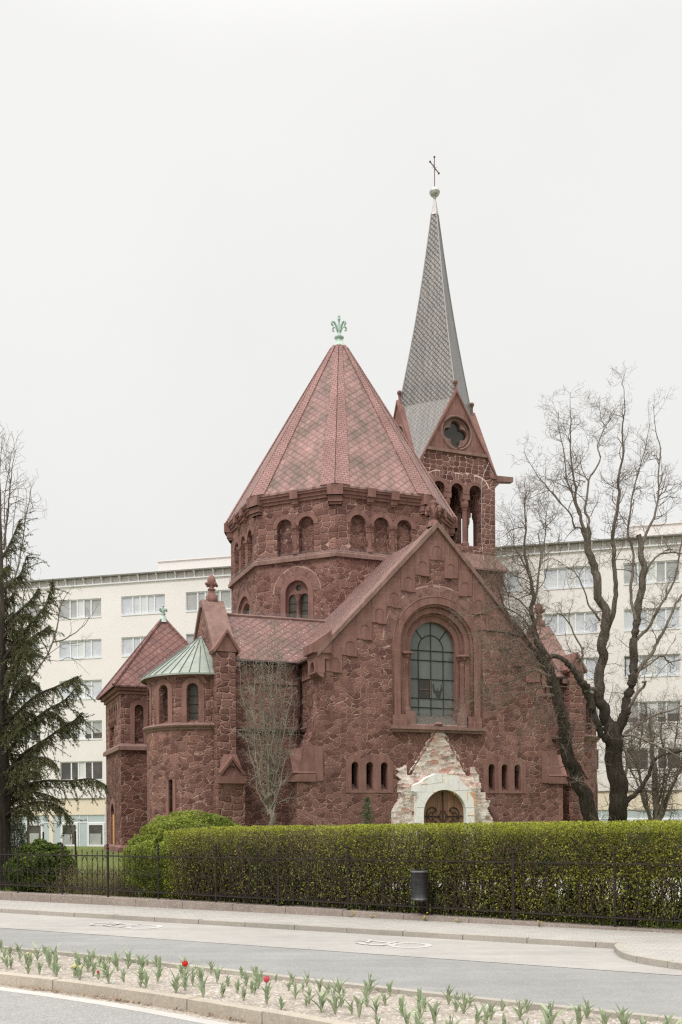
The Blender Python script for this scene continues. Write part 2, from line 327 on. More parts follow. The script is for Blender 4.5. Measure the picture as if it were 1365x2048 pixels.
def leafmat(name, cols, scale=16.0, big=1.2, bigc=None, bf=(.45, .65), trans=.3, rough=.6):
    m, nt = newmat(name); o = objc(nt)
    n1 = nn(nt, 'ShaderNodeTexVoronoi', Vector=o, Scale=scale)
    rv = nn(nt, 'ShaderNodeSeparateColor', _0=n1.outputs['Color']).outputs[0]
    c = ramp(nt, rv, [(i / (len(cols) - 1), cc) for i, cc in enumerate(cols)])
    if bigc:
        n2 = noise(nt, o, big, 3.0)
        c = mixc(nt, mrange(nt, n2.outputs[0], bf[0], bf[1], 0, .8), c, bigc)
    p = nn(nt, 'ShaderNodeBsdfPrincipled', Roughness=rough); p.inputs['Specular IOR Level'].default_value = .25
    nt.links.new(c, p.inputs['Base Color'])
    t = nn(nt, 'ShaderNodeBsdfTranslucent'); nt.links.new(c, t.inputs[0])
    mx = nn(nt, 'ShaderNodeMixShader', _0=trans); nt.links.new(p.outputs[0], mx.inputs[1]); nt.links.new(t.outputs[0], mx.inputs[2])
    oo = nn(nt, 'ShaderNodeOutputMaterial'); nt.links.new(mx.outputs[0], oo.inputs[0])
    return m
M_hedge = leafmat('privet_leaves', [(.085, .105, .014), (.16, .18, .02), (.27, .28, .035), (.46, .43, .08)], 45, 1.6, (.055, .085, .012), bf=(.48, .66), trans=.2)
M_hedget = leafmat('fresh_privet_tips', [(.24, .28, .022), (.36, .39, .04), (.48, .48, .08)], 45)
M_bush = leafmat('light_bush_leaves', [(.15, .19, .025), (.26, .31, .05), (.40, .44, .09)], 45, 1.5, (.13, .18, .03))
M_box = leafmat('boxwood_leaves', [(.03, .05, .008), (.08, .12, .018), (.24, .30, .06)], 38, 1.5, (.06, .10, .015))
M_spr = leafmat('spruce_needles', [(.065, .07, .032), (.11, .115, .05), (.19, .18, .085)], 14, .9, (.09, .10, .03), trans=.15)
M_yew = leafmat('dark_conifer_needles', [(.025, .04, .02), (.05, .075, .03)], 20, trans=.1)
M_thu = leafmat('young_conifer_needles', [(.06, .10, .04), (.12, .17, .07)], 20, trans=.15)
M_tul = leafmat('tulip_leaves', [(.27, .34, .21), (.38, .45, .29), (.55, .58, .40)], 7, trans=.25, rough=.5)
M_red = leafmat('red_petals', [(.60, .03, .02), (.70, .06, .04)], 10)
M_pink = leafmat('pink_petals', [(.62, .08, .11), (.72, .16, .18)], 10)
M_yel = leafmat('pale_yellow_petals', [(.80, .76, .38), (.85, .82, .5)], 10)
M_dand = leafmat('dandelion_petals', [(.85, .62, .03), (.85, .7, .06)], 10)
M_grass = leafmat('grass_blades', [(.11, .17, .03), (.18, .25, .05), (.25, .30, .08)], 12)
M_litter = simple('dry_leaf_litter', (.33, .22, .15), .9, .4, 9)
m, nt = newmat('willow_bark'); o = objc(nt)      # wet dark bole, paler upper limbs
mp = nn(nt, 'ShaderNodeMapping', Vector=o); mp.inputs['Scale'].default_value = (5, 5, .9)
n1 = noise(nt, mp.outputs[0], 3.0, 6.0, .65); n2 = noise(nt, o, 1.2, 4.0)
zz_ = nn(nt, 'ShaderNodeSeparateXYZ', _0=o).outputs[2]
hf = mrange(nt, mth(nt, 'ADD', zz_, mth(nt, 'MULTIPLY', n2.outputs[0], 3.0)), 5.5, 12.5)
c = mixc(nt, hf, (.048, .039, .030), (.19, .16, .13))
c = mixc(nt, 1.0, c, ramp(nt, n1.outputs[0], [(.3, (.45,) * 3), (.7, (1.5,) * 3)]), 'MULTIPLY')
finish(m, nt, c, .95, bump(nt, n1.outputs[0], .12), spec=.15); M_bark = m
M_bark2 = simple('grey_brown_bark', (.20, .168, .135), .95, .35, 6, bmp=.03, aniso=(3, 3, .8), col2=(.14, .115, .085), c2scale=1.3)
M_twig = simple('bare_twigs', (.18, .142, .115), .9, .35, 1.5)
M_twig2 = simple('greenish_bare_stems', (.27, .245, .20), .9, .3, 2.0)
M_hstem = simple('hedge_stems', (.045, .032, .022), .9, .45, 3.0)
M_hstem2 = simple('hedge_twigs', (.17, .125, .085), .9, .4, 3.0)
M_bin = simple('black_tin', (.04, .04, .042), .45, .35, 5, metallic=.3, col2=(.10, .10, .10), c2scale=4, c2=(.55, .68))

# ---------------------------------------------------------------- mesh helpers
class MB:
    def __init__(s): s.v = []; s.f = []
    def quad(s, *p):
        i = len(s.v); s.v += [tuple(q) for q in p]; s.f.append(tuple(range(i, i + len(p)))); return s
    def bx(s, x0, x1, y0, y1, z0, z1):
        i = len(s.v)
        s.v += [(x0, y0, z0), (x1, y0, z0), (x1, y1, z0), (x0, y1, z0), (x0, y0, z1), (x1, y0, z1), (x1, y1, z1), (x0, y1, z1)]
        s.f += [tuple(i + k for k in q) for q in ((3, 2, 1, 0), (4, 5, 6, 7), (0, 1, 5, 4), (1, 2, 6, 5), (2, 3, 7, 6), (3, 0, 4, 7))]; return s
    def hexa(s, P):
        i = len(s.v); s.v += [tuple(q) for q in P]
        s.f += [tuple(i + k for k in q) for q in ((3, 2, 1, 0), (4, 5, 6, 7), (0, 1, 5, 4), (1, 2, 6, 5), (2, 3, 7, 6), (3, 0, 4, 7))]; return s
    def panel(s, F, outline, holes=(), d=0.0, reveal=.3, back=None, edge=True):
        """front face with holes at depth d (outward +), reveals going in; outline extruded to back if given"""
        loops = [[Vector((a, b, 0)) for a, b in L] for L in [outline] + list(holes)]
        tris = tessellate_polygon(loops)
        flat = [p for L in loops for p in L]; i = len(s.v)
        s.v += [tuple(F(p.x, p.y, d)) for p in flat]
        s.f += [tuple(i + k for k in t) for t in tris]
        for h in holes:
            for k in range(len(h)):
                a, b = h[k], h[(k + 1) % len(h)]
                s.quad(F(a[0], a[1], d), F(b[0], b[1], d), F(b[0], b[1], d - reveal), F(a[0], a[1], d - reveal))
        if back is not None and edge:
            for k in range(len(outline)):
                a, b = outline[k], outline[(k + 1) % len(outline)]
                s.quad(F(a[0], a[1], d), F(b[0], b[1], d), F(b[0], b[1], back), F(a[0], a[1], back))
        return s
    def ring(s, F, inner, outer, d0, d1, closed=False):
        n = len(inner); m = n if closed else n - 1
        for k in range(m):
            a, b, c, e = inner[k], inner[(k + 1) % n], outer[(k + 1) % n], outer[k]
            s.quad(F(*a, d1), F(*b, d1), F(*c, d1), F(*e, d1))
            s.quad(F(*a, d0), F(*b, d0), F(*b, d1), F(*a, d1))
            s.quad(F(*e, d0), F(*c, d0), F(*c, d1), F(*e, d1))
        return s
    def lathe(s, c, prof, n=12, a0=0.0, a1=2 * math.pi, sx=1, sy=1):
        full = abs(a1 - a0) > 6.2; m = n if full else n + 1; i = len(s.v)
        for r, z in prof:
            for k in range(m):
                a = a0 + (a1 - a0) * k / n
                s.v.append((c[0] + r * math.cos(a) * sx, c[1] + r * math.sin(a) * sy, c[2] + z))
        for j in range(len(prof) - 1):
            for k in range(n):
                k2 = (k + 1) % m
                s.f.append((i + j * m + k, i + j * m + k2, i + (j + 1) * m + k2, i + (j + 1) * m + k))
        return s
    def ball(s, c, r, n=10, sz=1.0):
        return s.lathe(c, [(r * math.sin(t * math.pi / 6) + 1e-4, -r * sz * math.cos(t * math.pi / 6)) for t in range(7)], n)
    def tube(s, pts, rad, n=6, cap=True):
        pts = [Vector(p) for p in pts]
        if not hasattr(rad, '__len__'): rad = [rad] * len(pts)
        i = len(s.v); ref = Vector((.31, .17, .93))
        for k, p in enumerate(pts):
            t = (pts[min(k + 1, len(pts) - 1)] - pts[max(k - 1, 0)])
            if t.length < 1e-9: t = Vector((0, 0, 1))
            t.normalize()
            if abs(t.dot(ref)) > .97: ref = Vector((1, 0, .1)).normalized()
            a = t.cross(ref).normalized(); b = t.cross(a)
            ref = b.cross(t) if False else ref
            for q in range(n):
                th = 2 * math.pi * q / n
                s.v.append(tuple(p + (a * math.cos(th) + b * math.sin(th)) * rad[k]))
        for k in range(len(pts) - 1):
            for q in range(n):
                q2 = (q + 1) % n
                s.f.append((i + k * n + q, i + k * n + q2, i + (k + 1) * n + q2, i + (k + 1) * n + q))
        if cap:
            s.f.append(tuple(i + q for q in range(n))[::-1]); s.f.append(tuple(i + (len(pts) - 1) * n + q for q in range(n)))
        return s
    def pieces(s):
        V = np.array(s.v, dtype=np.float64).reshape(-1, 3); par = list(range(len(V)))
        def find(a):
            while par[a] != a: par[a] = par[par[a]]; a = par[a]
            return a
        for f in s.f:
            r = find(f[0])
            for q in f[1:]: par[find(q)] = r
        root = np.array([find(i) for i in range(len(V))]); ids, isl = np.unique(root, return_inverse=True); k = len(ids)
        if k < 2 or k > 1400: return None
        lo = np.full((k, 3), np.inf); hi = np.full((k, 3), -np.inf); np.minimum.at(lo, isl, V); np.maximum.at(hi, isl, V)
        size = (hi - lo).max(1); gap = np.maximum(0, np.maximum(lo[:, None] - hi[None], lo[None] - hi[:, None]))
        near = np.sqrt((gap ** 2).sum(2)) <= np.maximum(.02, .5 * np.maximum(size[:, None], size[None])); lab = -np.ones(k, int); n = 0
        for i in range(k):
            if lab[i] >= 0: continue
            st = [i]; lab[i] = n
            while st:
                for j in np.nonzero(near[st.pop()] & (lab < 0))[0]: lab[j] = n; st.append(int(j))
            n += 1
        return (lab[isl], n) if n > 1 else None
    def build(s, name, mat, parent=None, smooth=False, off=None, split=True):
        pc = s.pieces() if split and parent is not None and name not in ('leaves', 'stems') else None
        if pc and pc[1] <= 60:
            res = None
            for k in range(pc[1]):
                m = MB(); idx = {}
                for f in s.f:
                    if pc[0][f[0]] == k:
                        for q in f:
                            if q not in idx: idx[q] = len(m.v); m.v.append(s.v[q])
                        m.f.append(tuple(idx[q] for q in f))
                if m.f:
                    o = m.build(name, mat, parent, smooth, off, False); res = res or o
            return res
        V = np.array(s.v, dtype=np.float64).reshape(-1, 3)
        if off is not None: V = V - np.array(off)
        me = bpy.data.meshes.new(name)
        me.from_pydata(V.tolist(), [], s.f); me.materials.append(mat)
        autouv(me, V)
        if smooth:
            me.shade_smooth() if hasattr(me, 'shade_smooth') else None
        o = bpy.data.objects.new(name, me); COL.objects.link(o)
        if parent: o.parent = parent
        return o
def autouv(me, V):
    uvl = me.uv_layers.new(name='UVMap')
    nl = len(me.loops); li = np.zeros(nl, np.int32); me.loops.foreach_get('vertex_index', li)
    npol = len(me.polygons); nr = np.zeros(npol * 3); me.polygons.foreach_get('normal', nr); nr = nr.reshape(-1, 3)
    tot = np.zeros(npol, np.int32); me.polygons.foreach_get('loop_total', tot)
    N = np.repeat(nr, tot, axis=0)
    S = np.stack([-N[:, 1], N[:, 0], np.zeros(len(N))], 1)
    ln = np.linalg.norm(S, axis=1); bad = ln < .05
    S[bad] = (1, 0, 0); ln[bad] = 1; S /= ln[:, None]
    flip = (S[:, 0] + S[:, 1] * .5) < 0; S[flip] *= -1
    T = np.cross(N, S); T[T[:, 2] < 0] *= -1
    T[bad] = (0, 1, 0)
    P = V[li]
    uv = np.stack([(P * S).sum(1), (P * T).sum(1)], 1).astype(np.float32)
    uvl.data.foreach_set('uv', uv.ravel())
def fastmesh(name, V, Fq, mat, parent=None, off=None, smooth=False):
    """numpy quads"""
    V = np.asarray(V, dtype=np.float32)
    if off is not None: V = V - np.array(off, dtype=np.float32)
    me = bpy.data.meshes.new(name); nv = len(V); nf = len(Fq); k = Fq.shape[1]
    me.vertices.add(nv); me.vertices.foreach_set('co', V.ravel())
    me.loops.add(nf * k); me.loops.foreach_set('vertex_index', Fq.astype(np.int32).ravel())
    me.polygons.add(nf); me.polygons.foreach_set('loop_start', np.arange(0, nf * k, k, dtype=np.int32))
    me.update(calc_edges=True); me.validate(); me.materials.append(mat)
    if smooth: me.shade_smooth()
    o = bpy.data.objects.new(name, me); COL.objects.link(o)
    if parent: o.parent = parent
    return o
def Fr(o, s, n):
    o = Vector(o); s = Vector(s).normalized(); n = Vector(n).normalized()
    return lambda a, z, d=0.0: o + s * a + n * d + Vector((0, 0, z))
def arch(c, z0, zs, r, n=12, rx=None):
    """closed outline of a round-headed opening"""
    rx = rx or r
    return [(c - rx, z0), (c + rx, z0)] + [(c + rx * math.cos(math.pi * k / n), zs + r * math.sin(math.pi * k / n)) for k in range(0, n + 1)]
def archline(c, z0, zs, r, n=16):
    return [(c + r, z0)] + [(c + r * math.cos(math.pi * k / n), zs + r * math.sin(math.pi * k / n)) for k in range(0, n + 1)] + [(c - r, z0)]
def circ(c, z, r, n=24, a0=0): return [(c + r * math.cos(a0 + 2 * math.pi * k / n), z + r * math.sin(a0 + 2 * math.pi * k / n)) for k in range(n)]
def thing(name, label, cat, loc=(0, 0, 0), rz=0, group=None):
    o = bpy.data.objects.new(name, None); COL.objects.link(o); o.empty_display_size = .3
    o.location = loc; o.rotation_euler = (0, 0, rz); o['label'] = label; o['category'] = cat
    if group: o['group'] = group
    return o
def tag(o, label, cat, group=None, kind=None):
    o['label'] = label; o['category'] = cat
    if group: o['group'] = group
    if kind: o['kind'] = kind
    return o
def structure(o): o['kind'] = 'structure'; return o
def catmull(pts, rad=None, sub=4):
    P = [Vector(p) for p in pts]; out = []; ro = []
    for i in range(len(P) - 1):
        p0 = P[max(i - 1, 0)]; p1 = P[i]; p2 = P[i + 1]; p3 = P[min(i + 2, len(P) - 1)]
        for k in range(sub):
            t = k / sub
            out.append(.5 * ((2 * p1) + (p2 - p0) * t + (2 * p0 - 5 * p1 + 4 * p2 - p3) * t * t + (3 * p1 - p0 - 3 * p2 + p3) * t ** 3))
            if rad: ro.append(rad[i] * (1 - t) + rad[i + 1] * t)
    out.append(P[-1]); ro.append(rad[-1] if rad else 0)
    return (out, ro) if rad else out
#@@STREET
# ================================================================ CHURCH (local axes: x along the front, y towards the back, z up)
PHI = R(21.5)
church = thing('church', 'dark red stone church with octagonal tiled dome roof, slender grey spire and ruined white doorway', 'church', (4.40, 44.9, 0), PHI)
X, Y_ = Vector((1, 0, 0)), Vector((0, 1, 0))
Ff = Fr((0, 0, 0), X, -Y_)                       # facade frame: (u, z, proud)
def P(name, mb, mat, parent=None, smooth=False): return mb.build(name, mat, parent or church, smooth)

M_block = simple('single_porphyry_blocks', (.19, .102, .087), .92, .45, 7.0, bmp=.03, col2=(.27, .152, .13), c2scale=2.2, c2=(.45, .6))
M_mort = simple('pale_pink_mortar', (.42, .28, .235), .95, .15, 8.0); M_mort2 = simple('bright_belfry_mortar', (.72, .53, .47), .95, .15, 8.0)
def voussoirs(F, cx, zs, r0, r1, a0, a1, n, d, parent, mort):
    mb = MB(); pt = lambda a, r: (cx + r * math.cos(a), zs + r * math.sin(a))
    A = [a0 + (a1 - a0) * k / 24 for k in range(25)]
    mb.ring(F, [pt(a, r0) for a in A], [pt(a, r1) for a in A], 0, d * .35); P('voussoir_mortar', mb, mort, parent)
    mb = MB(); st = (a1 - a0) / n; g = .013 / r0
    for k in range(n):
        b0, b1 = a0 + st * k + g * random.uniform(.6, 1.4), a0 + st * (k + 1) - g * random.uniform(.6, 1.4); q = r1 - random.uniform(.0, .10); dd = d * random.uniform(.8, 1.25); i = r0 + .02
        mb.panel(F, [pt(b0, i), pt(b1, i), pt(b1, q), pt((b0 + b1) / 2, q + .01), pt(b0, q)], [], dd, .01, back=0)
    P('voussoirs', mb, M_block, parent)
# ---- facade
out_ = [(-6.74, -.4), (6.62, -.4), (6.62, 3.45), (6.3, 4.9), (5.95, 5.6), (5.6, 6.7), (5.55, 9.0), (0, 14.95), (-5.55, 9.0), (-5.6, 6.7), (-5.95, 5.6), (-6.3, 4.9), (-6.74, 3.45)]
holes = [arch(0, 5.92, 9.6, 1.86, 20)]
for c in (-4.06, -3.36, -2.66, 2.75, 3.44, 4.13): holes.append(arch(c, 3.05, 4.13, .19, 8))
holes.append([(-1.5, 0.0), (1.55, 0.0), (1.55, 2.6), (1.0, 3.4), (0, 3.7), (-1.0, 3.4), (-1.5, 2.6)])
facade = P('facade_wall', MB().panel(Ff, out_, holes, 0, .75, back=-1.1), M_rub)
# dressed stones of the facade, slightly proud
mb = MB()
def slab(mb, F, pts, hls, d=.03, b=0.0): mb.panel(F, pts, hls, d, d - b + .0, back=b)
for sgn in (-1, 1):
    for k in range(1, 8):
        c = .71 * k * sgn; zt = 14.09 - .757 * k; w1 = .37
        a, b = (c - .40, c + .33) if sgn < 0 else (c - .33, c + .40)
        rk = lambda u: 14.93 - abs(u) * 1.072
        if k == 7: zb = zt - .60
        else: zb = zt - .62
        pts = [(a, zb), (b, zb), (b, rk(b)), (a, rk(a))]
        slab(mb, Ff, pts, [arch(c, zt - .53, zt - .21, .21, 8)])
        mb.bx(min(a, b) + .30 if sgn < 0 else a, b if sgn < 0 else a + .42, -.085, -.0, zb - .045, zb)
pts = [(-.40, 13.45), (.40, 13.45), (.40, 14.45), (0, 14.9), (-.40, 14.45)]
slab(mb, Ff, pts, [arch(0, 13.56, 13.86, .23, 8)])
P('blind_arcade', mb, M_dr, facade)
mb = MB()
for sgn in (-1, 1):
    for k in range(1, 8):
        cc = .71 * k * sgn; zt_ = 14.09 - .757 * k; mb.quad(Ff(cc - .24, zt_ - .56, .009), Ff(cc + .24, zt_ - .56, .009), Ff(cc + .24, zt_ + .03, .009), Ff(cc - .24, zt_ + .03, .009))
mb.quad(Ff(-.26, 13.5, .009), Ff(.26, 13.5, .009), Ff(.26, 14.12, .009), Ff(-.26, 14.12, .009))
P('niche_back', mb, M_dr2, facade)
mb = MB()
for c0 in (-3.36, 3.44):
    o2 = [(c0 - 1.13, 2.95), (c0 + 1.13, 2.95), (c0 + 1.13, 4.3)]
    for q in (.70, 0, -.70):
        o2 += [(c0 + q + .37 * math.cos(math.pi * t / 6), 4.22 + .40 * math.sin(math.pi * t / 6)) for t in range(1, 6)]
        o2 += [(c0 + q - .37, 4.34)] if q > -.6 else [(c0 - 1.13, 4.3)]
    hs = [arch(c, 3.05, 4.13, .17, 8) for c in ((-4.06, -3.36, -2.66) if c0 < 0 else (2.75, 3.44, 4.13))]
    mb.panel(Ff, o2, hs, .025, .6, back=0)
P('slit_surround', mb, M_dr2, facade)
mb = MB()
for c in (-4.06, -3.36, -2.66, 2.75, 3.44, 4.13):
    mb.quad(Ff(c - .2, 3.0, -.02), Ff(c + .2, 3.0, -.02), Ff(c + .2, 3.35, -.55), Ff(c - .2, 3.35, -.55))
P('slit_sill', mb, M_drw, facade)
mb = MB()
for c in (-4.06, -3.36, -2.66, 2.75, 3.44, 4.13): mb.quad(Ff(c - .22, 3.0, -.56), Ff(c + .22, 3.0, -.56), Ff(c + .22, 4.4, -.56), Ff(c - .22, 4.4, -.56))  # black sheets painting the unlit depth of the slits
P('slit_dark_sheet', mb, M_dark, facade)
# big window: stepped surround
mb = MB()
mb.ring(Ff, archline(0, 6.3, 9.6, 1.86, 28), archline(0, 6.3, 9.6, 2.18, 28), -.05, .05)
mb.bx(-2.24, -1.55, -.06, .0, 5.92, 6.45); mb.bx(1.55, 2.24, -.06, .0, 5.92, 6.45)
mb.bx(-2.24, -2.18, -.03, 0, 6.4, 9.7); mb.bx(2.18, 2.24, -.03, 0, 6.4, 9.7)
mb.ring(Ff, archline(0, 6.4, 9.6, 1.50, 28), archline(0, 6.4, 9.6, 1.88, 28), -.5, -.18)
mb.ring(Ff, archline(0, 6.4, 9.6, 1.14, 28), archline(0, 6.4, 9.6, 1.52, 28), -.75, -.42)
surround = P('window_surround', mb, M_dr, facade)
mb = MB()
def torus_arch(mb, F, c, z0, zs, r, d, rr, n=28, sides=8):
    mb.tube([F(a, b, d) for a, b in archline(c, z0, zs, r, n)], rr, sides)
torus_arch(mb, Ff, 0, 6.4, 9.6, 1.82, -.10, .075); torus_arch(mb, Ff, 0, 9.2, 9.6, 1.47, -.40, .085); torus_arch(mb, Ff, 0, 6.4, 9.6, 2.20, .03, .04)
P('roll_moulding', mb, M_dr2, facade, True)
mb = MB()
mb.bx(-2.36, 2.36, -.26, .0, 5.78, 5.92); mb.bx(-2.30, 2.30, -.16, .0, 5.66, 5.78)
mb.hexa([(-1.5, .05, 5.9), (1.5, .05, 5.9), (1.5, .7, 5.9), (-1.5, .7, 5.9), (-1.5, .05, 5.99), (1.5, .05, 5.99), (1.5, .7, 6.55), (-1.5, .7, 6.55)])
for sg in (-1, 1): mb.bx(min(sg * 1.05, sg * 1.55), max(sg * 1.05, sg * 1.55), .08, .62, 5.95, 6.62)
P('window_sill', mb, M_drw, facade)
mb = MB(); mb.quad(Ff(-1.03, 5.995, -.06), Ff(1.03, 5.995, -.06), Ff(1.03, 6.565, -.68), Ff(-1.03, 6.565, -.68)); o = P('sill_debris', mb, simple('dark_sill_debris', (.13, .115, .10), .95, .5, 12, bmp=.03, col2=(.5, .47, .42), c2scale=5, c2=(.66, .72)), facade); o['label'] = 'dark grit and pale droppings on the window sill'
for sg in (-1, 1):
    mb = MB(); cx = sg * 1.42
    mb.lathe((cx, .30, 0), [(.19, 6.62), (.19, 6.72), (.14, 6.80), (.115, 6.86), (.115, 8.74), (.14, 8.78), (.115, 8.82), (.14, 9.0), (.2, 9.14), (.24, 9.16)], 12)
    mb.bx(cx - .25, cx + .25, .05, .56, 9.16, 9.27)
    for k in range(8):
        a = k * math.pi / 4; mb.ball((cx + .19 * math.cos(a), .30 + .19 * math.sin(a), 9.07), .055, 6)
    P('window_column', mb, M_dr2, facade, True)
win = P('window', MB().panel(Ff, arch(0, 6.4, 9.6, 1.2, 24), [], -.62, .01), M_glass)
mb = MB()
def bar(mb, F, a, b, w=.022, d=-.60): 
    mb.tube([F(a[0], a[1], d), F(b[0], b[1], d)], w, 4)
for z in (6.86, 7.28, 8.15, 9.01, 9.45): bar(mb, Ff, (-1.15, z), (1.15, z))
bar(mb, Ff, (-.03, 6.45), (-.03, 10.75)); bar(mb, Ff, (-.66, 6.5), (-.66, 9.5)); bar(mb, Ff, (.60, 6.5), (.60, 9.5))
mb.tube([Ff(-.03 + .63 * math.cos(math.pi * k / 16), 9.5 + .66 * math.sin(math.pi * k / 16), -.60) for k in range(17)], .022, 4)
bar(mb, Ff, (-.48, 9.98), (-.82, 10.42)); bar(mb, Ff, (.42, 9.98), (.78, 10.42))
P('glazing_bars', mb, M_lead, win)
mb = MB(); mb.quad(Ff(-.62, 7.31, -.612), Ff(-.08, 7.31, -.612), Ff(-.08, 8.12, -.612), Ff(-.62, 8.12, -.612))
o = P('missing_pane', mb, M_dkglass, win); o['label'] = 'dark missing pane low in the window'
mb = MB(); bar(mb, Ff, (-.62, 7.68), (-.06, 7.68), .02, -.59); bar(mb, Ff, (-.07, 7.3), (-.07, 8.13), .02, -.59); P('rusty_casement', mb, M_drw, win)
mb = MB()
bl = [(.05, 7.9), (.1, 7.6), (.2, 7.5), (.25, 7.35), (.45, 7.3), (.5, 7.55), (.56, 7.7), (.5, 8.0), (.46, 7.7), (.36, 7.62), (.3, 7.8), (.27, 7.64), (.16, 7.7), (.12, 8.0)]
mb.panel(Ff, bl, [], -.611, .005); P('broken_hole', mb, M_dkglass, win)
voussoirs(Ff, 0, 9.6, 2.24, 2.72, R(4), R(176), 25, .016, facade, M_mort)
# coping, kneelers, apex finial
mb = MB()
for sg in (-1, 1):
    a0, z0, a1, z1 = 5.80, 8.93, 0, 15.12
    mb.hexa([(sg * a0, -.16, z0 - .14), (0, -.16, z1 - .22), (0, .78, z1 - .22), (sg * a0, .78, z0 - .14),
             (sg * a0, -.16, z0 + .08), (0, -.16, z1 + .05), (0, .78, z1 + .05), (sg * a0, .78, z0 + .08)])
P('gable_coping', mb, M_drw, facade)
for sg in (-1, 1):
    mb = MB()
    x0, x1 = sorted((sg * 5.15, sg * 6.02))
    mb.hexa([(x0, -.14, 8.95), (x1, -.14, 8.95), (x1, 1.1, 8.95), (x0, 1.1, 8.95)] + ([(x0, -.14, 9.35), (x1, -.14, 9.95), (x1, 1.1, 9.95), (x0, 1.1, 9.35)] if sg < 0 else [(x0, -.14, 9.95), (x1, -.14, 9.35), (x1, 1.1, 9.35), (x0, 1.1, 9.95)]))
    x0, x1 = sorted((sg * 5.2, sg * 5.86)); mb.bx(x0, x1, -.08, 1.05, 8.7, 8.95)
    Fs = Fr((sg * 5.86, 0, 0), Y_, (sg, 0, 0))
    mb.panel(Fs, [(-.08, 8.1), (.95, 8.1), (.95, 8.7), (-.08, 8.7)], [arch(.42, 8.17, 8.38, .24, 8)], 0, .22, back=-.4)
    mb.hexa([(sg * 5.5, -.07, 7.9), (sg * 5.56, -.07, 7.9), (sg * 5.56, .9, 7.9), (sg * 5.5, .9, 7.9), (sg * 5.5, -.07, 8.1), (sg * 5.86, -.07, 8.1), (sg * 5.86, .9, 8.1), (sg * 5.5, .9, 8.1)])
    P('kneeler', mb, M_dr2, facade)
    # weathered cap of the corner buttress
    mb = MB()
    pl = [(-6.80, 3.45), (-5.55, 3.45), (-5.55, 4.72), (-5.62, 4.95), (-6.32, 4.95)]
    pl = [(x if sg < 0 else -x + -.1, z) for x, z in pl]
    mb.panel(Ff, pl, [], .045, .01, back=-.02)
    xa = -6.95 if sg < 0 else 6.85; xi = -5.9 if sg < 0 else 5.8
    s = -1 if sg < 0 else 1
    mb.hexa([(xi, -.1, 3.42), (xa, -.1, 3.42), (xa, 1.2, 3.42), (xi, 1.2, 3.42), (xi, -.1, 3.75), (xa - s * .12, -.1, 3.72), (xa - s * .12, 1.2, 3.72), (xi, 1.2, 3.75)])
    # small gablet facing sideways, ridge running into the wall
    mb.hexa([(xa - s * .1, .05, 3.72), (xa - s * .1, 1.05, 3.72), (xa - s * .1, .58, 4.78), (xa - s * .1, .52, 4.78), (xi, .05, 3.72), (xi, 1.05, 3.72), (xi, .58, 4.95), (xi, .52, 4.95)])
    mb.hexa([(xa - s * .02, .5, 4.80), (xa - s * .02, .6, 4.80), (xa - s * .02, .02, 3.86), (xa - s * .02, -.08, 3.78), (xi, .5, 5.0), (xi, .6, 5.0), (xi, .02, 3.86), (xi, -.08, 3.78)])
    P('buttress_cap', mb, M_dr2, facade)
def fleur(mb, c, h, r, petals=4, a0=.4):
    x, y, z = c
    mb.lathe(c, [(r * .55, 0), (r * .5, h * .1), (r * .32, h * .14), (r * .30, h * .3), (r * .45, h * .34), (r * .3, h * .38), (r * .22, h * .6), (r * .3, h * .78), (r * .2, h * .82), (r * .34, h * .88), (r * .3, h * .97), (.001, h)], 12)
    for k in range(petals):
        a = a0 + k * 2 * math.pi / petals; ca, sa = math.cos(a), math.sin(a)
        pts = [(x + ca * r * q, y + sa * r * q, z + h * t) for q, t in ((.15, .35), (.4, .5), (.75, .66), (1.0, .64), (1.08, .55), (.95, .49))]
        mb.tube(catmull(pts, None, 3), r * .2, 6)
        mb.ball((x + ca * r * .98, y + sa * r * .98, z + h * .52), r * .26, 8)
mb = MB(); fleur(mb, (0, .3, 15.12), 1.12, .38); mb.lathe((0, .3, 15.0), [(.3, 0), (.24, .25), (.2, .3)], 8); P('gable_finial', mb, M_dr2, facade, True)

# ---- front arm: side walls and roof
mb = MB()
for sg in (-1, 1):
    Fs = Fr((sg * 5.45, 0, 0), Y_, (sg, 0, 0))
    mb.panel(Fs, [(1.1, -.3), (3.05, -.3), (3.05, 8.1), (1.1, 8.1)], [], 0, .1)
P('front_arm_wall', mb, M_rub)
mb = MB()
for sg in (-1, 1):
    Fs = Fr((sg * 5.45, 0, 0), Y_, (sg, 0, 0))
    hs = [arch(q, 8.22, 8.48, .12, 8) for q in (1.35, 1.75, 2.15, 2.55, 2.88)]
    mb.panel(Fs, [(1.1, 8.1), (3.05, 8.1), (3.05, 8.95), (1.1, 8.95)], hs, .05, .07, back=0)
P('front_arm_frieze', mb, M_dr)
mb = MB()
for sg in (-1, 1): mb.bx(*sorted((sg * 5.2, sg * 5.44)), 1.1, 3.05, 8.05, 8.95); mb.bx(*sorted((sg * 5.3, sg * 5.66)), .05, .9, 8.05, 8.75)
P('niche_back', mb, M_dr2)
mb = MB()
for sg in (-1, 1):
    for (xa, za, xb, zb) in ((5.78, 8.98, 0, 14.93),):
        mb.hexa([(sg * xa, .8, za - .12), (0, .8, zb - .12), (0, 8.5, zb - .12), (sg * xa, 8.5 if sg > 0 else 8.5, za - .12), (sg * xa, .8, za), (0, .8, zb), (0, 8.5, zb), (sg * xa, 8.5, za)])
P('front_roof', mb, M_tile2)
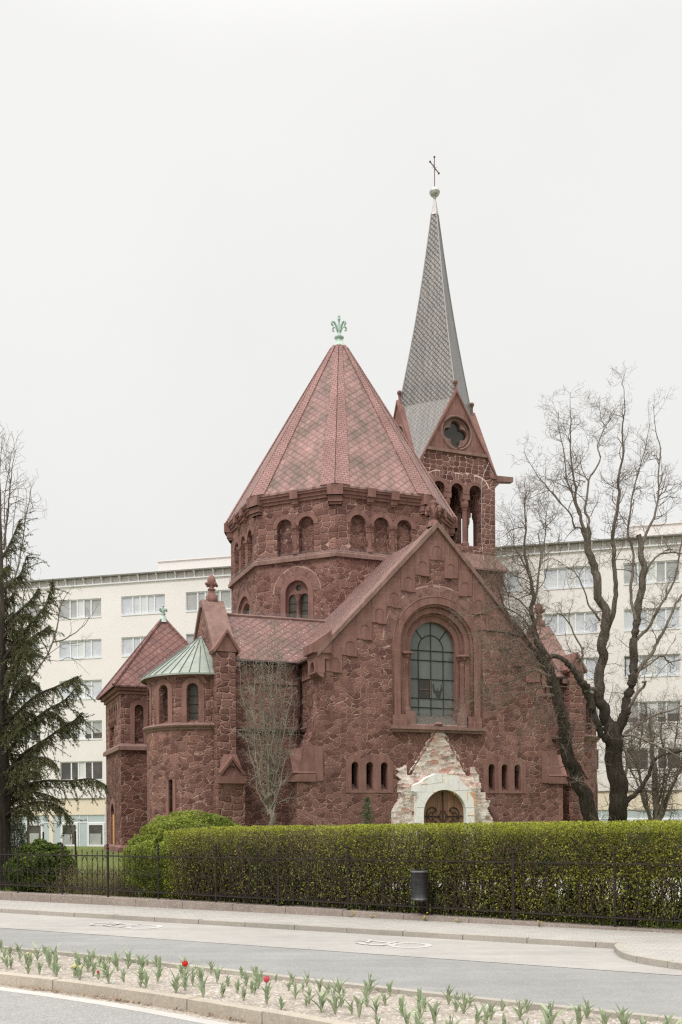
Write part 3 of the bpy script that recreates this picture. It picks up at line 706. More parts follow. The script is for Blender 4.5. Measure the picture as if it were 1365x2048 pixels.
# ---- transept
mb = MB()
for sg in (-1, 1):
    a, b = sorted((sg * 5.45, sg * 9.0)); mb.panel(Ff, [(a, -.3), (b, -.3), (b, 7.95), (a, 7.95)], [], -3.0, .1)
    a, b = sorted((sg * 5.0, sg * 9.0)); mb.panel(Ff, [(a, -.3), (b, -.3), (b, 9.0), (a, 9.0)], [], -8.2, .1)
P('transept_wall', mb, M_rub)
mb = MB()
for sg in (-1, 1):
    a, b = sorted((sg * 5.45, sg * 8.8))
    hs = []
    q = a + .32
    while q < b - .2: hs.append(arch(q, 8.12, 8.5, .2, 8)); q += .56
    mb.panel(Ff, [(a, 7.95), (b, 7.95), (b, 8.95), (a, 8.95)], hs, -2.94, .07, back=-3.0)
P('transept_frieze', mb, M_dr)
mb = MB()
for sg in (-1, 1): mb.bx(*sorted((sg * 5.45, sg * 8.8)), 3.005, 3.2, 7.9, 8.95)
P('niche_back', mb, M_dr2)
mb = MB()
for sg in (-1, 1):
    a, b = sorted((sg * 5.45, sg * 8.75)); mb.bx(a, b, 2.85, 3.0, 5.9, 5.98); mb.bx(a, b, 2.90, 3.0, 5.80, 5.9)
    a, b = sorted((sg * 5.45, sg * 5.60)); mb.bx(a, b, .9, 3.0, 5.9, 5.98); mb.bx(*sorted((sg * 5.45, sg * 5.54)), .9, 3.0, 5.80, 5.9)
P('string_course', mb, M_drw)
mb = MB()
for sg in (-1, 1):
    xa, xb = sorted((sg * 2.2, sg * 8.7))
    mb.hexa([(xa, 2.72, 8.86), (xb, 2.72, 8.86), (xb, 5.6, 11.36), (xa, 5.6, 11.36), (xa, 2.72, 8.98), (xb, 2.72, 8.98), (xb, 5.6, 11.5), (xa, 5.6, 11.5)])
    mb.hexa([(xa, 8.48, 8.86), (xb, 8.48, 8.86), (xb, 5.6, 11.36), (xa, 5.6, 11.36), (xa, 8.48, 8.98), (xb, 8.48, 8.98), (xb, 5.6, 11.5), (xa, 5.6, 11.5)])
troof = P('transept_roof', mb, M_tile2)
mb = MB()
for sg in (-1, 1):
    xa, xb = sorted((sg * 3.0, sg * 8.6)); mb.tube([(xa, 5.6, 11.52), (xb, 5.6, 11.52)], .09, 6)
P('ridge_roll', mb, M_drw, troof)
for sg in (-1, 1):
    mb = MB(); a, b = sorted((sg * 5.55, sg * 8.75))
    mb.tube([(a, 2.68, 8.86), (b, 2.68, 8.90)], .075, 6); mb.tube([(sg * 5.75, .9, 8.86), (sg * 5.75, 2.7, 8.84)], .06, 6)
    P('gutter', mb, M_pipe, troof)
    mb = MB(); mb.tube(catmull([(sg * 5.72, 2.72, 8.85), (sg * 5.72, 2.8, 8.5), (sg * 5.60, 2.86, 8.2), (sg * 5.60, 2.86, 6.0), (sg * 5.66, 2.78, 5.9), (sg * 5.66, 2.78, 0)], None, 3), .065, 8)
    mb.lathe((sg * 5.72, 2.75, 8.55), [(.07, 0), (.14, .2), (.14, .28)], 8)
    P('rainpipe', mb, M_pipe, None, True)
# gable ends with thick copings
for sg in (-1, 1):
    Fg = Fr((sg * 9.42, 0, 0), Y_, (sg, 0, 0))
    g = [(3.0, -.3), (8.2, -.3), (8.2, 9.05), (5.6, 11.85), (3.0, 9.05)]
    gable = P('transept_gable', MB().panel(Fg, g, [], 0, .1, back=-.85), M_rub)
    mb = MB(); xa, xb = sorted((sg * 8.45, sg * 9.52))
    mb.hexa([(xa, 2.62, 8.62), (xb, 2.62, 8.62), (xb, 5.42, 11.78), (xa, 5.42, 11.78), (xa, 2.62, 8.85), (xb, 2.62, 8.85), (xb, 5.42, 12.1), (xa, 5.42, 12.1)])
    mb.hexa([(xa, 8.58, 8.62), (xb, 8.58, 8.62), (xb, 5.78, 11.78), (xa, 5.78, 11.78), (xa, 8.58, 8.85), (xb, 8.58, 8.85), (xb, 5.78, 12.1), (xa, 5.78, 12.1)])
    mb.bx(xa, xb, 5.42, 5.78, 11.78, 12.11)
    P('gable_end_coping', mb, M_drw, gable)
    mb = MB(); cx = sg * 8.98
    mb.hexa([(cx - .23, 5.36, 11.95), (cx + .23, 5.36, 11.95), (cx + .23, 5.84, 11.95), (cx - .23, 5.84, 11.95), (cx - .23, 5.36, 12.36), (cx + .23, 5.36, 12.36), (cx + .23, 5.84, 12.36), (cx - .23, 5.84, 12.36)])
    mb.lathe((cx, 5.6, 12.36), [(.22, 0), (.2, .06), (.15, .09), (.145, .24), (.19, .26), (.19, .31), (.10, .34), (.14, .44), (.205, .60), (.20, .76), (.12, .92), (.001, 1.0)], 14)
    for k in range(4):
        a = .4 + k * math.pi / 2; mb.tube([(cx + .15 * math.cos(a), 5.6 + .15 * math.sin(a), 12.82), (cx + .27 * math.cos(a), 5.6 + .27 * math.sin(a), 12.92)], .045, 6); mb.ball((cx + .30 * math.cos(a), 5.6 + .30 * math.sin(a), 12.88), .075, 8)
    P('pineapple_finial', mb, M_dr2, gable, True)
    # corner pier with gablets
    mb = MB(); xa, xb = sorted((sg * 8.72, sg * 9.58))
    mb.bx(xa, xb, 2.45, 3.15, 3.4, 9.2)
    xa2, xb2 = sorted((sg * 8.42, sg * 9.62)); mb.bx(xa2, xb2, 2.12, 3.15, -.3, 3.42)
    pier = P('corner_pier', mb, M_crs)
    mb = MB(); cx = sg * 9.12
    Fp = Fr((cx, 2.42, 0), X, -Y_)
    mb.panel(Fp, [(-.46, 9.22), (.46, 9.22), (.46, 9.3), (0, 10.05), (-.46, 9.3)], [], 0, .05, back=-1.2)
    for s in (-1, 1): mb.hexa([(cx + s * .56, 2.32, 9.15), (cx, 2.32, 10.05), (cx, 3.6, 10.05), (cx + s * .56, 3.2, 9.15), (cx + s * .62, 2.32, 9.28), (cx, 2.32, 10.2), (cx, 3.7, 10.2), (cx + s * .62, 3.2, 9.28)])
    cx = sg * 9.0
    Fp = Fr((cx, 2.1, 0), X, -Y_)
    mb.panel(Fp, [(-.5, 3.42), (.5, 3.42), (.5, 3.75), (.36, 3.8), (0, 4.42), (-.36, 3.8), (-.5, 3.75)], [arch(0, 3.80, 3.98, .2, 8)], 0, .12, back=-.5)
    mb.bx(cx - .62, cx + .62, 1.98, 2.6, 3.40, 3.72)
    for s in (-1, 1): mb.hexa([(cx + s * .5, 2.0, 3.74), (cx, 2.0, 4.42), (cx, 2.7, 4.42), (cx + s * .5, 2.7, 3.74), (cx + s * .56, 2.0, 3.86), (cx, 2.0, 4.58), (cx, 2.7, 4.7), (cx + s * .56, 2.7, 3.9)])
    mb.hexa([(cx - .55, 2.1, 3.72), (cx + .55, 2.1, 3.72), (cx + .55, 2.6, 3.72), (cx - .55, 2.6, 3.72), (cx - .3, 2.42, 4.7), (cx + .3, 2.42, 4.7), (cx + .3, 2.6, 4.7), (cx - .3, 2.6, 4.7)])
    P('pier_gablets', mb, M_dr2, pier)

# ---- round turrets
def cylwall(mb, c, r, z0, z1, a0, a1, wins, n=72, reveal=.4):
    """column by column; wins: (angle, halfwidth, zsill, zspring)"""
    cols = [a0 + (a1 - a0) * k / n for k in range(n + 1)]
    for wa, hw, zs, zp in wins:
        for q in range(-6, 7): cols.append(wa + q / 6 * hw / r)
    cols = sorted(set(round(a, 5) for a in cols if a0 - 1e-6 <= a <= a1 + 1e-6))
    pt = lambda a, z, rr=r: (c[0] + rr * math.cos(a), c[1] + rr * math.sin(a), z)
    for a, b in zip(cols[:-1], cols[1:]):
        m = (a + b) / 2; hit = None
        for wa, hw, zs, zp in wins:
            if abs(m - wa) < hw / r: hit = (wa, hw, zs, zp)
        if not hit: mb.quad(pt(a, z0), pt(b, z0), pt(b, z1), pt(a, z1))
        else:
            wa, hw, zs, zp = hit
            za = zp + math.sqrt(max(hw * hw - ((a - wa) * r) ** 2, 0)); zb = zp + math.sqrt(max(hw * hw - ((b - wa) * r) ** 2, 0))
            if zs > z0: mb.quad(pt(a, z0), pt(b, z0), pt(b, zs), pt(a, zs))
            mb.quad(pt(a, za), pt(b, zb), pt(b, z1), pt(a, z1))
            mb.quad(pt(a, za), pt(b, zb), pt(b, zb, r - reveal), pt(a, za, r - reveal))
            mb.quad(pt(a, zs), pt(b, zs), pt(b, zs + .2, r - reveal), pt(a, zs + .2, r - reveal))
    for wa, hw, zs, zp in wins:
        for s in (-1, 1):
            a = wa + s * hw / r
            mb.quad(pt(a, zs), pt(a, zp), pt(a, zp, r - reveal), pt(a, zs, r - reveal))
for sg in (-1, 1):
    c = (sg * 9.48, 5.6, 0); base = math.pi if sg < 0 else 0.0
    a0, a1 = base - 1.62, base + 1.62
    was = [base + R(q) for q in (-67, -33.5, 0, 33.5, 67)]
    slit = base + R(43) if sg < 0 else base - R(43)
    mb = MB(); cylwall(mb, c, 2.55, -.3, 5.95, a0, a1, [(slit, .09, 1.7, 3.55)], reveal=.35)
    turret = P('turret_lower_wall', mb, M_rub)
    mb = MB(); pt = lambda a, z, rr: (c[0] + rr * math.cos(a), c[1] + rr * math.sin(a), z)
    for s in (-1, 1):
        for q in range(1):
            aa, ab = slit + s * .11 / 2.55, slit + s * .26 / 2.55
            mb.quad(pt(aa, 1.5, 2.58), pt(ab, 1.5, 2.58), pt(ab, 3.65, 2.58), pt(aa, 3.62, 2.58)); mb.quad(pt(aa, 1.5, 2.58), pt(aa, 1.5, 2.3), pt(aa, 3.62, 2.3), pt(aa, 3.62, 2.58))
    P('slit_jamb', mb, M_dr2, turret)
    mb = MB(); wins = [(a, .255, 6.12, 7.62) for a in was]
    cylwall(mb, c, 2.5, 6.05, 8.35, a0, a1, wins)
    tu = P('turret_upper_wall', mb, M_crs)
    mb = MB()
    for a in was:
        for k in range(-12, 13):
            pass
        def ap(th, rr): return (a + rr * math.cos(th) / 2.5, 7.62 + rr * math.sin(th))
        inn = [(a - .27 / 2.5, 6.12)] + [ap(math.pi - math.pi * k / 12, .27) for k in range(13)] + [(a + .27 / 2.5, 6.12)]
        ou = [(a - .50 / 2.5, 6.12)] + [ap(math.pi - math.pi * k / 12, .50) for k in range(13)] + [(a + .50 / 2.5, 6.12)]
        for k in range(len(inn) - 1):
            i0, i1, o1, o0 = inn[k], inn[k + 1], ou[k + 1], ou[k]
            mb.quad(pt(*i0, 2.53), pt(*i1, 2.53), pt(*o1, 2.53), pt(*o0, 2.53)); mb.quad(pt(*i0, 2.53), pt(*i1, 2.53), pt(*i1, 2.2), pt(*i0, 2.2)); mb.quad(pt(*o0, 2.53), pt(*o1, 2.53), pt(*o1, 2.45), pt(*o0, 2.45))
    P('turret_arches', mb, M_dr2, tu)
    for a in was:
        mb = MB(); r1 = 2.13; fr = [(a + x / 2.5, z) for x, z in arch(0, 6.1, 7.62, .27, 8)]
        mb.quad(*[pt(q, z, r1) for q, z in fr]); o = P('turret_window', mb, M_brglass, tu)
    mb = MB()
    for a in was:
        for z in (6.6, 6.98, 7.36): mb.tube([pt(a - .1, z, 2.15), pt(a + .1, z, 2.15)], .012, 4)
    P('window_bars', mb, M_lead, tu)
    mb = MB(); mb.lathe(c, [(2.5, 5.80), (2.60, 5.84), (2.60, 5.90), (2.70, 5.95), (2.74, 6.02), (2.70, 6.08), (2.5, 6.14)], 60, a0, a1)
    P('turret_string_course', mb, M_drw, turret, False)
    mb = MB(); mb.lathe(c, [(2.5, 8.18), (2.56, 8.22), (2.56, 8.3), (2.62, 8.36), (2.4, 8.4)], 60, a0, a1); P('turret_cornice', mb, M_dr2, tu)
    nseg = 20; mb = MB(); ap_ = (sg * 9.50, 5.6, 10.45); mb2 = MB()
    for k in range(nseg):
        aa = a0 + (a1 - a0) * k / nseg; ab = a0 + (a1 - a0) * (k + 1) / nseg
        p, q = pt(aa, 8.32, 2.80), pt(ab, 8.32, 2.80)
        mb.quad(p, q, ap_); mb.quad((p[0], p[1], 8.24), (q[0], q[1], 8.24), q, p)
    for k in range(1, nseg):
        aa = a0 + (a1 - a0) * k / nseg; p = Vector(pt(aa, 8.34, 2.80)); e = Vector(ap_).lerp(p, .06 if k % 2 else .30)
        mb2.tube([p, e], .022, 4)
    rf = P('copper_roof', mb, M_cop, tu); P('standing_seams', mb2, M_seam, rf)

# ---- small towers: left one low with a pyramid roof
Fsf = Fr((-9.1, 14.35, 0), X, -Y_); Fsl = Fr((-11.85, 17.1, 0), -Y_, -X)
mb = MB()
mb.panel(Fsf, [(-2.75, -.3), (2.75, -.3), (2.75, 5.75), (-2.75, 5.75)], [], 0, .2)
mb.panel(Fsl, [(-2.75, -.3), (2.75, -.3), (2.75, 5.75), (-2.75, 5.75)], [arch(-.25, -.3, 2.2, .62, 10)], 0, .55)
mb.bx(-11.8, -6.4, 19.8, 19.85, -.3, 9.0)
mb.bx(-6.40, -6.35, 14.4, 19.85, -.3, 9.0)
stower = P('small_tower_wall', mb, M_rub_dark)
mb = MB()
mb.panel(Fsf, [(-2.75, 5.75), (2.75, 5.75), (2.75, 8.75), (-2.75, 8.75)], [arch(-1.76, 6.0, 7.9, .25, 8), arch(1.76, 6.0, 7.9, .25, 8)], 0, .3)
fr5 = [arch(-1.25 + q * .62, 7.55, 8.15, .17, 6) for q in range(5)]
mb.panel(Fsl, [(-2.75, 5.75), (2.75, 5.75), (2.75, 8.75), (-2.75, 8.75)], fr5 + [[(-1.35, 5.95), (.35, 5.95), (.35, 7.2), (-1.35, 7.2)]], 0, .25)
P('small_tower_upper_wall', mb, M_crs, stower)
mb = MB(); mb.bx(-11.6, -6.6, 14.62, 14.68, 5.8, 8.7); mb.bx(-11.62, -11.56, 14.7, 19.7, 5.8, 8.7); P('blind_infill', mb, M_rub_dark, stower)
mb = MB()
mb.ring(Fsf, archline(-1.76, 6.0, 7.9, .25), archline(-1.76, 6.0, 7.9, .5), 0, .03); mb.ring(Fsf, archline(1.76, 6.0, 7.9, .25), archline(1.76, 6.0, 7.9, .5), 0, .03)
for q in range(4): mb.lathe((-11.88, 17.1 + .94 - q * .62, 7.2), [(.02, 0), (.14, .22), (.15, .35)], 8)
mb.ring(Fsl, archline(-.25, 0, 2.2, .62), archline(-.25, 0, 2.2, .92), 0, .04)
P('small_tower_arches', mb, M_dr2, stower)
mb = MB()
for F in (Fsf, Fsl):
    pass
def belt(mb, cx, cy, h, z0, z1, z2, pr):    # sloped-top band round a square
    o = h + pr
    for (ax, ay, bx_, by) in ((-1, -1, 1, -1), (1, -1, 1, 1), (1, 1, -1, 1), (-1, 1, -1, -1)):
        p = lambda s, zz, q: (cx + q[0] * s, cy + q[1] * s, zz)
        A, B = (ax, ay), (bx_, by)
        mb.quad(p(h, z0, A), p(h, z0, B), p(o, z0, B), p(o, z0, A)); mb.quad(p(o, z0, A), p(o, z0, B), p(o, z1, B), p(o, z1, A)); mb.quad(p(o, z1, A), p(o, z1, B), p(h, z2, B), p(h, z2, A))
belt(mb, -9.1, 17.1, 2.75, 5.66, 5.86, 6.02, .16)
P('small_tower_string', mb, M_drw, stower)
mb = MB(); belt(mb, -9.1, 17.1, 2.75, -.3, .38, .5, .14); P('small_tower_plinth', mb, M_dr2, stower)
mb = MB(); belt(mb, -9.1, 17.1, 2.75, 8.70, 8.85, 8.9, .1); belt(mb, -9.1, 17.1, 2.75, 8.88, 9.12, 9.14, .26); P('small_tower_cornice', mb, M_dr2, stower)
mb = MB(); h = 3.2; ap_ = (-8.95, 17.1, 13.55)
cs = [(-9.1 - h, 17.1 - h, 9.12), (-9.1 + h, 17.1 - h, 9.12), (-9.1 + h, 17.1 + h, 9.12), (-9.1 - h, 17.1 + h, 9.12)]
for k in range(4): mb.quad(cs[k], cs[(k + 1) % 4], ap_); mb.quad(Vector(cs[k]) - Vector((0, 0, .08)), Vector(cs[(k + 1) % 4]) - Vector((0, 0, .08)), cs[(k + 1) % 4], cs[k])
sroof = P('pyramid_roof', mb, M_tile3, stower)
mb = MB()
for k in range(4): mb.tube([cs[k], ap_], .1, 6)
P('hip_rolls', mb, M_tile3, stower)
mb = MB(); mb.lathe((ap_[0], ap_[1], 13.25), [(.34, 0), (.14, .4), (.1, .45), (.16, .5), (.1, .55)], 10); fleur(mb, (ap_[0], ap_[1], 13.65), .62, .24); P('copper_knob', mb, M_verd, stower, True)
mb = MB(); mb.quad(Fsl(-.87, -.3, -.07), Fsl(.37, -.3, -.07), Fsl(.37, 2.2, -.07), Fsl(-.87, 2.2, -.07)); o = P('boarded_door', mb, M_board, stower); o['label'] = 'bright orange boarding over the side door'
mb = MB(); mb.panel(Fsl, arch(-.25, 2.15, 2.2, .62, 8), [], -.45, .01); P('door_fanlight', mb, M_dark, stower)

# ---- main body behind (mostly hidden)
mb = MB(); mb.bx(-7.9, 7.9, 8.3, 20.5, -.3, 9.0); P('nave_wall', mb, M_rub)
mb = MB(); mb.hexa([(-8.1, 8.25, 9.0), (8.1, 8.25, 9.0), (8.1, 20.7, 9.0), (-8.1, 20.7, 9.0), (-5, 8.3, 11.3), (5, 8.3, 11.3), (5, 17.5, 11.3), (-5, 17.5, 11.3)]); P('nave_roof', mb, M_tile2)

# ---- octagon
OC = (-.1, 11.5)
def octv(half, a): return [(OC[0] + x, OC[1] + y) for x, y in ((-a, -half), (a, -half), (half, -a), (half, a), (a, half), (-a, half), (-half, a), (-half, -a))]
wv = octv(5.63, 2.5); ev = octv(5.95, 2.64)
mb = MB(); mb2 = MB(); mbr = MB(); mbc = MB(); drum_low = MB(); infill = MB(); cols = []; corb = MB(); gl = MB(); twin = []
ring_ = MB(); strc = MB(); corn = MB(); sills = MB(); spikes = MB()
for k in range(8):
    A, B = Vector((*wv[k], 0)), Vector((*wv[(k + 1) % 8], 0)); L = (B - A).length; s = (B - A).normalized(); n = Vector((s.y, -s.x, 0))
    mid = (A + B) / 2; F = Fr(mid, s, n); h = L / 2
    card = k % 2 == 0
    cs_ = (-1.27, 0, 1.27) if card else (-.61, .61)
    hs = []
    zs = 16.63; r = .425
    mb2.panel(F, [(-h, 15.12), (h, 15.12), (h, 18.3), (-h, 18.3)], [arch(c, 15.2, zs, r, 10) for c in cs_], 0, .32)
    infill.quad(F(-h, 15.1, -.30), F(h, 15.1, -.30), F(h, 17.4, -.30), F(-h, 17.4, -.30))
    # joined archivolts
    for c in cs_: ring_.ring(F, [(c + r * math.cos(math.pi * q / 12), zs + r * math.sin(math.pi * q / 12)) for q in range(13)], [(c + (r + .24) * math.cos(math.pi * q / 12), zs + (r + .24) * math.sin(math.pi * q / 12)) for q in range(13)], 0, .025 + .004 * abs(c))
    for c in ((-.635, .635) if card else (0,)):
        q = F(c, 0, -.05); cols.append(q); ring_.bx(0, 0, 0, 0, 0, 0) if False else None
    # lower wall
    lh = []
    if k == 6: lh = [arch(.05, 11.6, 12.45, 1.6, 18)]
    if k in (7, 1): lh = [arch(0.06, 11.55, 13.25, .9, 14)]
    mb.panel(F, [(-h, 0), (h, 0), (h, 14.86), (-h, 14.86)], lh, 0, .25)
    # string course, cornice
    for z0, z1, pr in ((14.84, 15.02, .16), (15.02, 15.13, .10)):
        e = pr * math.tan(R(22.5)); strc.panel(F, [(-h - e, z0), (h + e, z0), (h + e, z1), (-h - e, z1)], [], pr, .01, back=0)
    e = .16 * math.tan(R(22.5)); strc.quad(F(-h - e, 15.02, .16), F(h + e, 15.02, .16), F(h, 15.2, 0), F(-h, 15.2, 0))
    for z0, z1, pr in ((17.84, 17.98, .09), (17.98, 18.14, .17), (18.14, 18.34, .27)):
        e = pr * math.tan(R(22.5)); corn.panel(F, [(-h - e, z0), (h + e, z0), (h + e, z1), (-h - e, z1)], [], pr, .01, back=0)
    for c in ((-.65, .65) if card else (.07,)):
        for z0, z1, pr, hw in ((17.62, 17.7, .12, .15), (17.7, 17.92, .2, .17), (17.92, 18.36, .34, .21)):
            corb.panel(F, [(c - hw, z0), (c + hw, z0), (c + hw, z1), (c - hw, z1)], [], pr, .01, back=0)
    # corner block
    vdir = (Vector((A.x - OC[0], A.y - OC[1], 0))).normalized(); tn = Vector((-vdir.y, vdir.x, 0)); Fc = Fr(A, tn, vdir)
    for z0, z1, pr, hw in ((17.42, 17.55, .10, .32), (17.55, 17.85, .18, .36), (17.85, 18.36, .32, .40)):
        corb.panel(Fc, [(-hw, z0), (hw, z0), (hw, z1), (-hw, z1)], [], pr, .01, back=-.3)
        corb.quad(Fc(-hw, z0, pr), Fc(hw, z0, pr), Fc(hw, z0, -.3), Fc(-hw, z0, -.3))
    for q in range(int(L / .07)):
        c = -h + .07 * q; spikes.tube([F(c, 15.12, .1), F(c + .01, 15.30, .13)], .006, 3, False)
    if k in (7, 1):
        tr = MB()
        # two-light tracery plate
        tr.panel(F, arch(.06, 11.55, 13.25, .66, 14), [arch(.06 - .34, 11.6, 13.0, .25, 8), arch(.06 + .34, 11.6, 13.0, .25, 8), circ(.06, 13.56, .17, 12)], -.22, .1)
        tr.ring(F, archline(.06, 11.55, 13.25, .64), archline(.06, 11.55, 13.25, .92), -.25, .03)
        twin.append((tr, F))
    if k == 6:
        rg = MB(); rg.ring(F, archline(.05, 11.6, 12.45, 1.35, 20), archline(.05, 11.6, 12.45, 1.62, 20), -.25, .03); rg.ring(F, archline(.05, 11.6, 12.45, 1.0, 20), archline(.05, 11.6, 12.45, 1.37, 20), -.5, -.12)
        bigw = (rg, F)
drum = P('octagon_wall', mb, M_rub)
P('arcade_wall', mb2, M_crs, drum); P('arcade_infill', infill, M_rub, drum); P('arcade_arches', ring_, M_dr2, drum)
for q in cols:
    m_ = MB(); m_.lathe((q.x, q.y, 0), [(.17, 15.2), (.17, 15.3), (.12, 15.36), (.12, 16.2), (.15, 16.24), (.12, 16.28), (.16, 16.42), (.22, 16.5)], 10)
    m_.lathe((q.x, q.y, 0), [(.24, 16.5), (.26, 16.64), (.05, 16.66)], 4, R(45 + 22.5), R(405 + 22.5))
    P('arcade_column', m_, M_dr2, drum, False)
P('drum_string_course', strc, M_drw, drum); P('drum_cornice', corn, M_dr2, drum); P('cornice_corbels', corb, M_dr2, drum); P('bird_spikes', spikes, M_gal, drum)
for tr, F in twin:
    voussoirs(F, .06, 13.25, .93, 1.36, R(2), R(178), 13, .022, drum, M_mort)
    t_ = P('paired_window', tr, M_dr2); g = MB(); g.panel(F, arch(.06, 11.5, 13.25, .7, 12), [], -.33, .01); P('window_glass', g, M_brglass, t_)
    g = MB(); q = F(.06, 0, -.14); g.lathe((q.x, q.y, 0), [(.13, 11.7), (.085, 11.8), (.085, 12.85), (.12, 12.9), (.09, 12.94), (.2, 13.12), (.22, 13.2)], 10); P('window_shaft', g, M_dr2, t_, True)
    g = MB()
    for z in (12.0, 12.4, 12.8): g.tube([F(-.5, z, -.31), F(.62, z, -.31)], .012, 4)
    P('window_bars', g, M_lead, t_)
rg, F = bigw
b_ = P('drum_side_window', rg, M_dr2); g = MB(); g.panel(F, arch(.05, 11.6, 12.45, 1.05, 16), [], -.42, .01); P('window_glass', g, M_ltglass, b_)
g = MB()
for x in (-.5, .05, .6): g.tube([F(x, 11.7, -.40), F(x, 13.35, -.40)], .022, 4)
g.tube([F(.05 + .55 * math.cos(math.pi * q / 12), 12.3 + .55 * math.sin(math.pi * q / 12), -.40) for q in range(13)], .022, 4); g.tube([F(-1, 12.3, -.4), F(1.1, 12.3, -.4)], .022, 4)
P('glazing_bars', g, M_lead, b_)
# roof of the octagon
apx = Vector((OC[0], OC[1], 28.85)); zt = 28.1; mb = MB(); hb = MB()
t_ = (zt - 18.35) / (28.85 - 18.35)
for k in range(8):
    a, b = Vector((*ev[k], 18.35)), Vector((*ev[(k + 1) % 8], 18.35))
    mb.quad(a, b, b.lerp(apx, t_), a.lerp(apx, t_)); mb.quad(a - Vector((0, 0, .1)), b - Vector((0, 0, .1)), b, a)
    mb.quad(a - Vector((0, 0, .1)), b - Vector((0, 0, .1)), Vector((*wv[(k + 1) % 8], 18.2)), Vector((*wv[k], 18.2)))
oroof = P('octagon_roof', mb, M_tile)
for k in range(8):
    p = Vector((*ev[k], 18.35)); nx = Vector((*ev[(k + 1) % 8], 18.35)); pv = Vector((*ev[k - 1], 18.35))
    for q in (nx, pv):
        e = (q - p).normalized(); nrm = (apx - p).cross(q - p).normalized()
        if nrm.z < 0: nrm = -nrm
        up_ = nrm * .06; wd = .78
        a0_ = p - Vector((0, 0, .0)) + up_; a1_ = p + e * wd + up_; b0_ = p.lerp(apx, t_) + up_; b1_ = (p.lerp(apx, t_ * .995) + e * .17) + up_
        hb.quad(a0_, a1_, b1_, b0_); hb.quad(a1_, a1_ - up_ * 1.3, b1_ - up_ * 1.3, b1_); hb.quad(a0_, a1_, a1_ - up_ * 2.4, a0_ - up_ * 2.4)
P('hip_tile_bands', hb, M_strip, oroof)
mb = MB(); mb.lathe((apx.x, apx.y, 28.0), [(.48, 0), (.40, .16), (.22, .46), (.16, .62), (.26, .66), (.28, .72), (.22, .78), (.13, .80)], 8, R(22.5), R(382.5))
P('copper_cap', mb, M_verd, oroof)
mb = MB()
mb.lathe((apx.x, apx.y, 28.75), [(.14, 0), (.10, .08), (.09, .3), (.11, .5), (.07, .7), (.055, .9), (.09, .94), (.09, 1.0), (.05, 1.04), (.08, 1.10), (.06, 1.18), (.001, 1.24)], 10)
for k in range(4):
    a = R(20) + k * math.pi / 2; ca, sa = math.cos(a), math.sin(a)
    mb.tube(catmull([(apx.x + ca * q, apx.y + sa * q, 28.75 + z) for q, z in ((.1, .3), (.2, .52), (.36, .7), (.5, .68), (.54, .55), (.44, .49))], None, 3), [.06] * 8 + [.05] * 8, 6)
P('copper_fleuron', mb, M_verd, oroof, True)

# ---- bell tower
TC = (8.8, 17.1); H2 = 2.7
mb = MB(); mb.bx(TC[0] - 3.05, TC[0] + 3.05, TC[1] - 3.05, TC[1] + 3.05, -.3, 17.2)
shaft = P('bell_tower_shaft', mb, M_crs)
mb = MB(); belt(mb, TC[0], TC[1], H2, 17.2, 17.32, 18.3, .55); P('bell_tower_skirt', mb, M_drw, shaft)
zi = 21.95; zsp = 22.13; r = .42
opening = [(-1.70, 18.75), (1.72, 18.75), (1.72, zsp)]
for c in (1.29, 0.02, -1.25):
    opening += [(c + r * math.cos(math.pi * t / 12), zsp + r * math.sin(math.pi * t / 12)) for t in range(1, 12)]
    if c > -1: opening += [(c - r, zi), (c - .85, zi)]
opening += [(-1.70, zsp)]
gpoly = [(-H2, 18.0), (H2, 18.0), (H2, 23.35), (0, 28.15), (-H2, 23.35)]
belfry = None
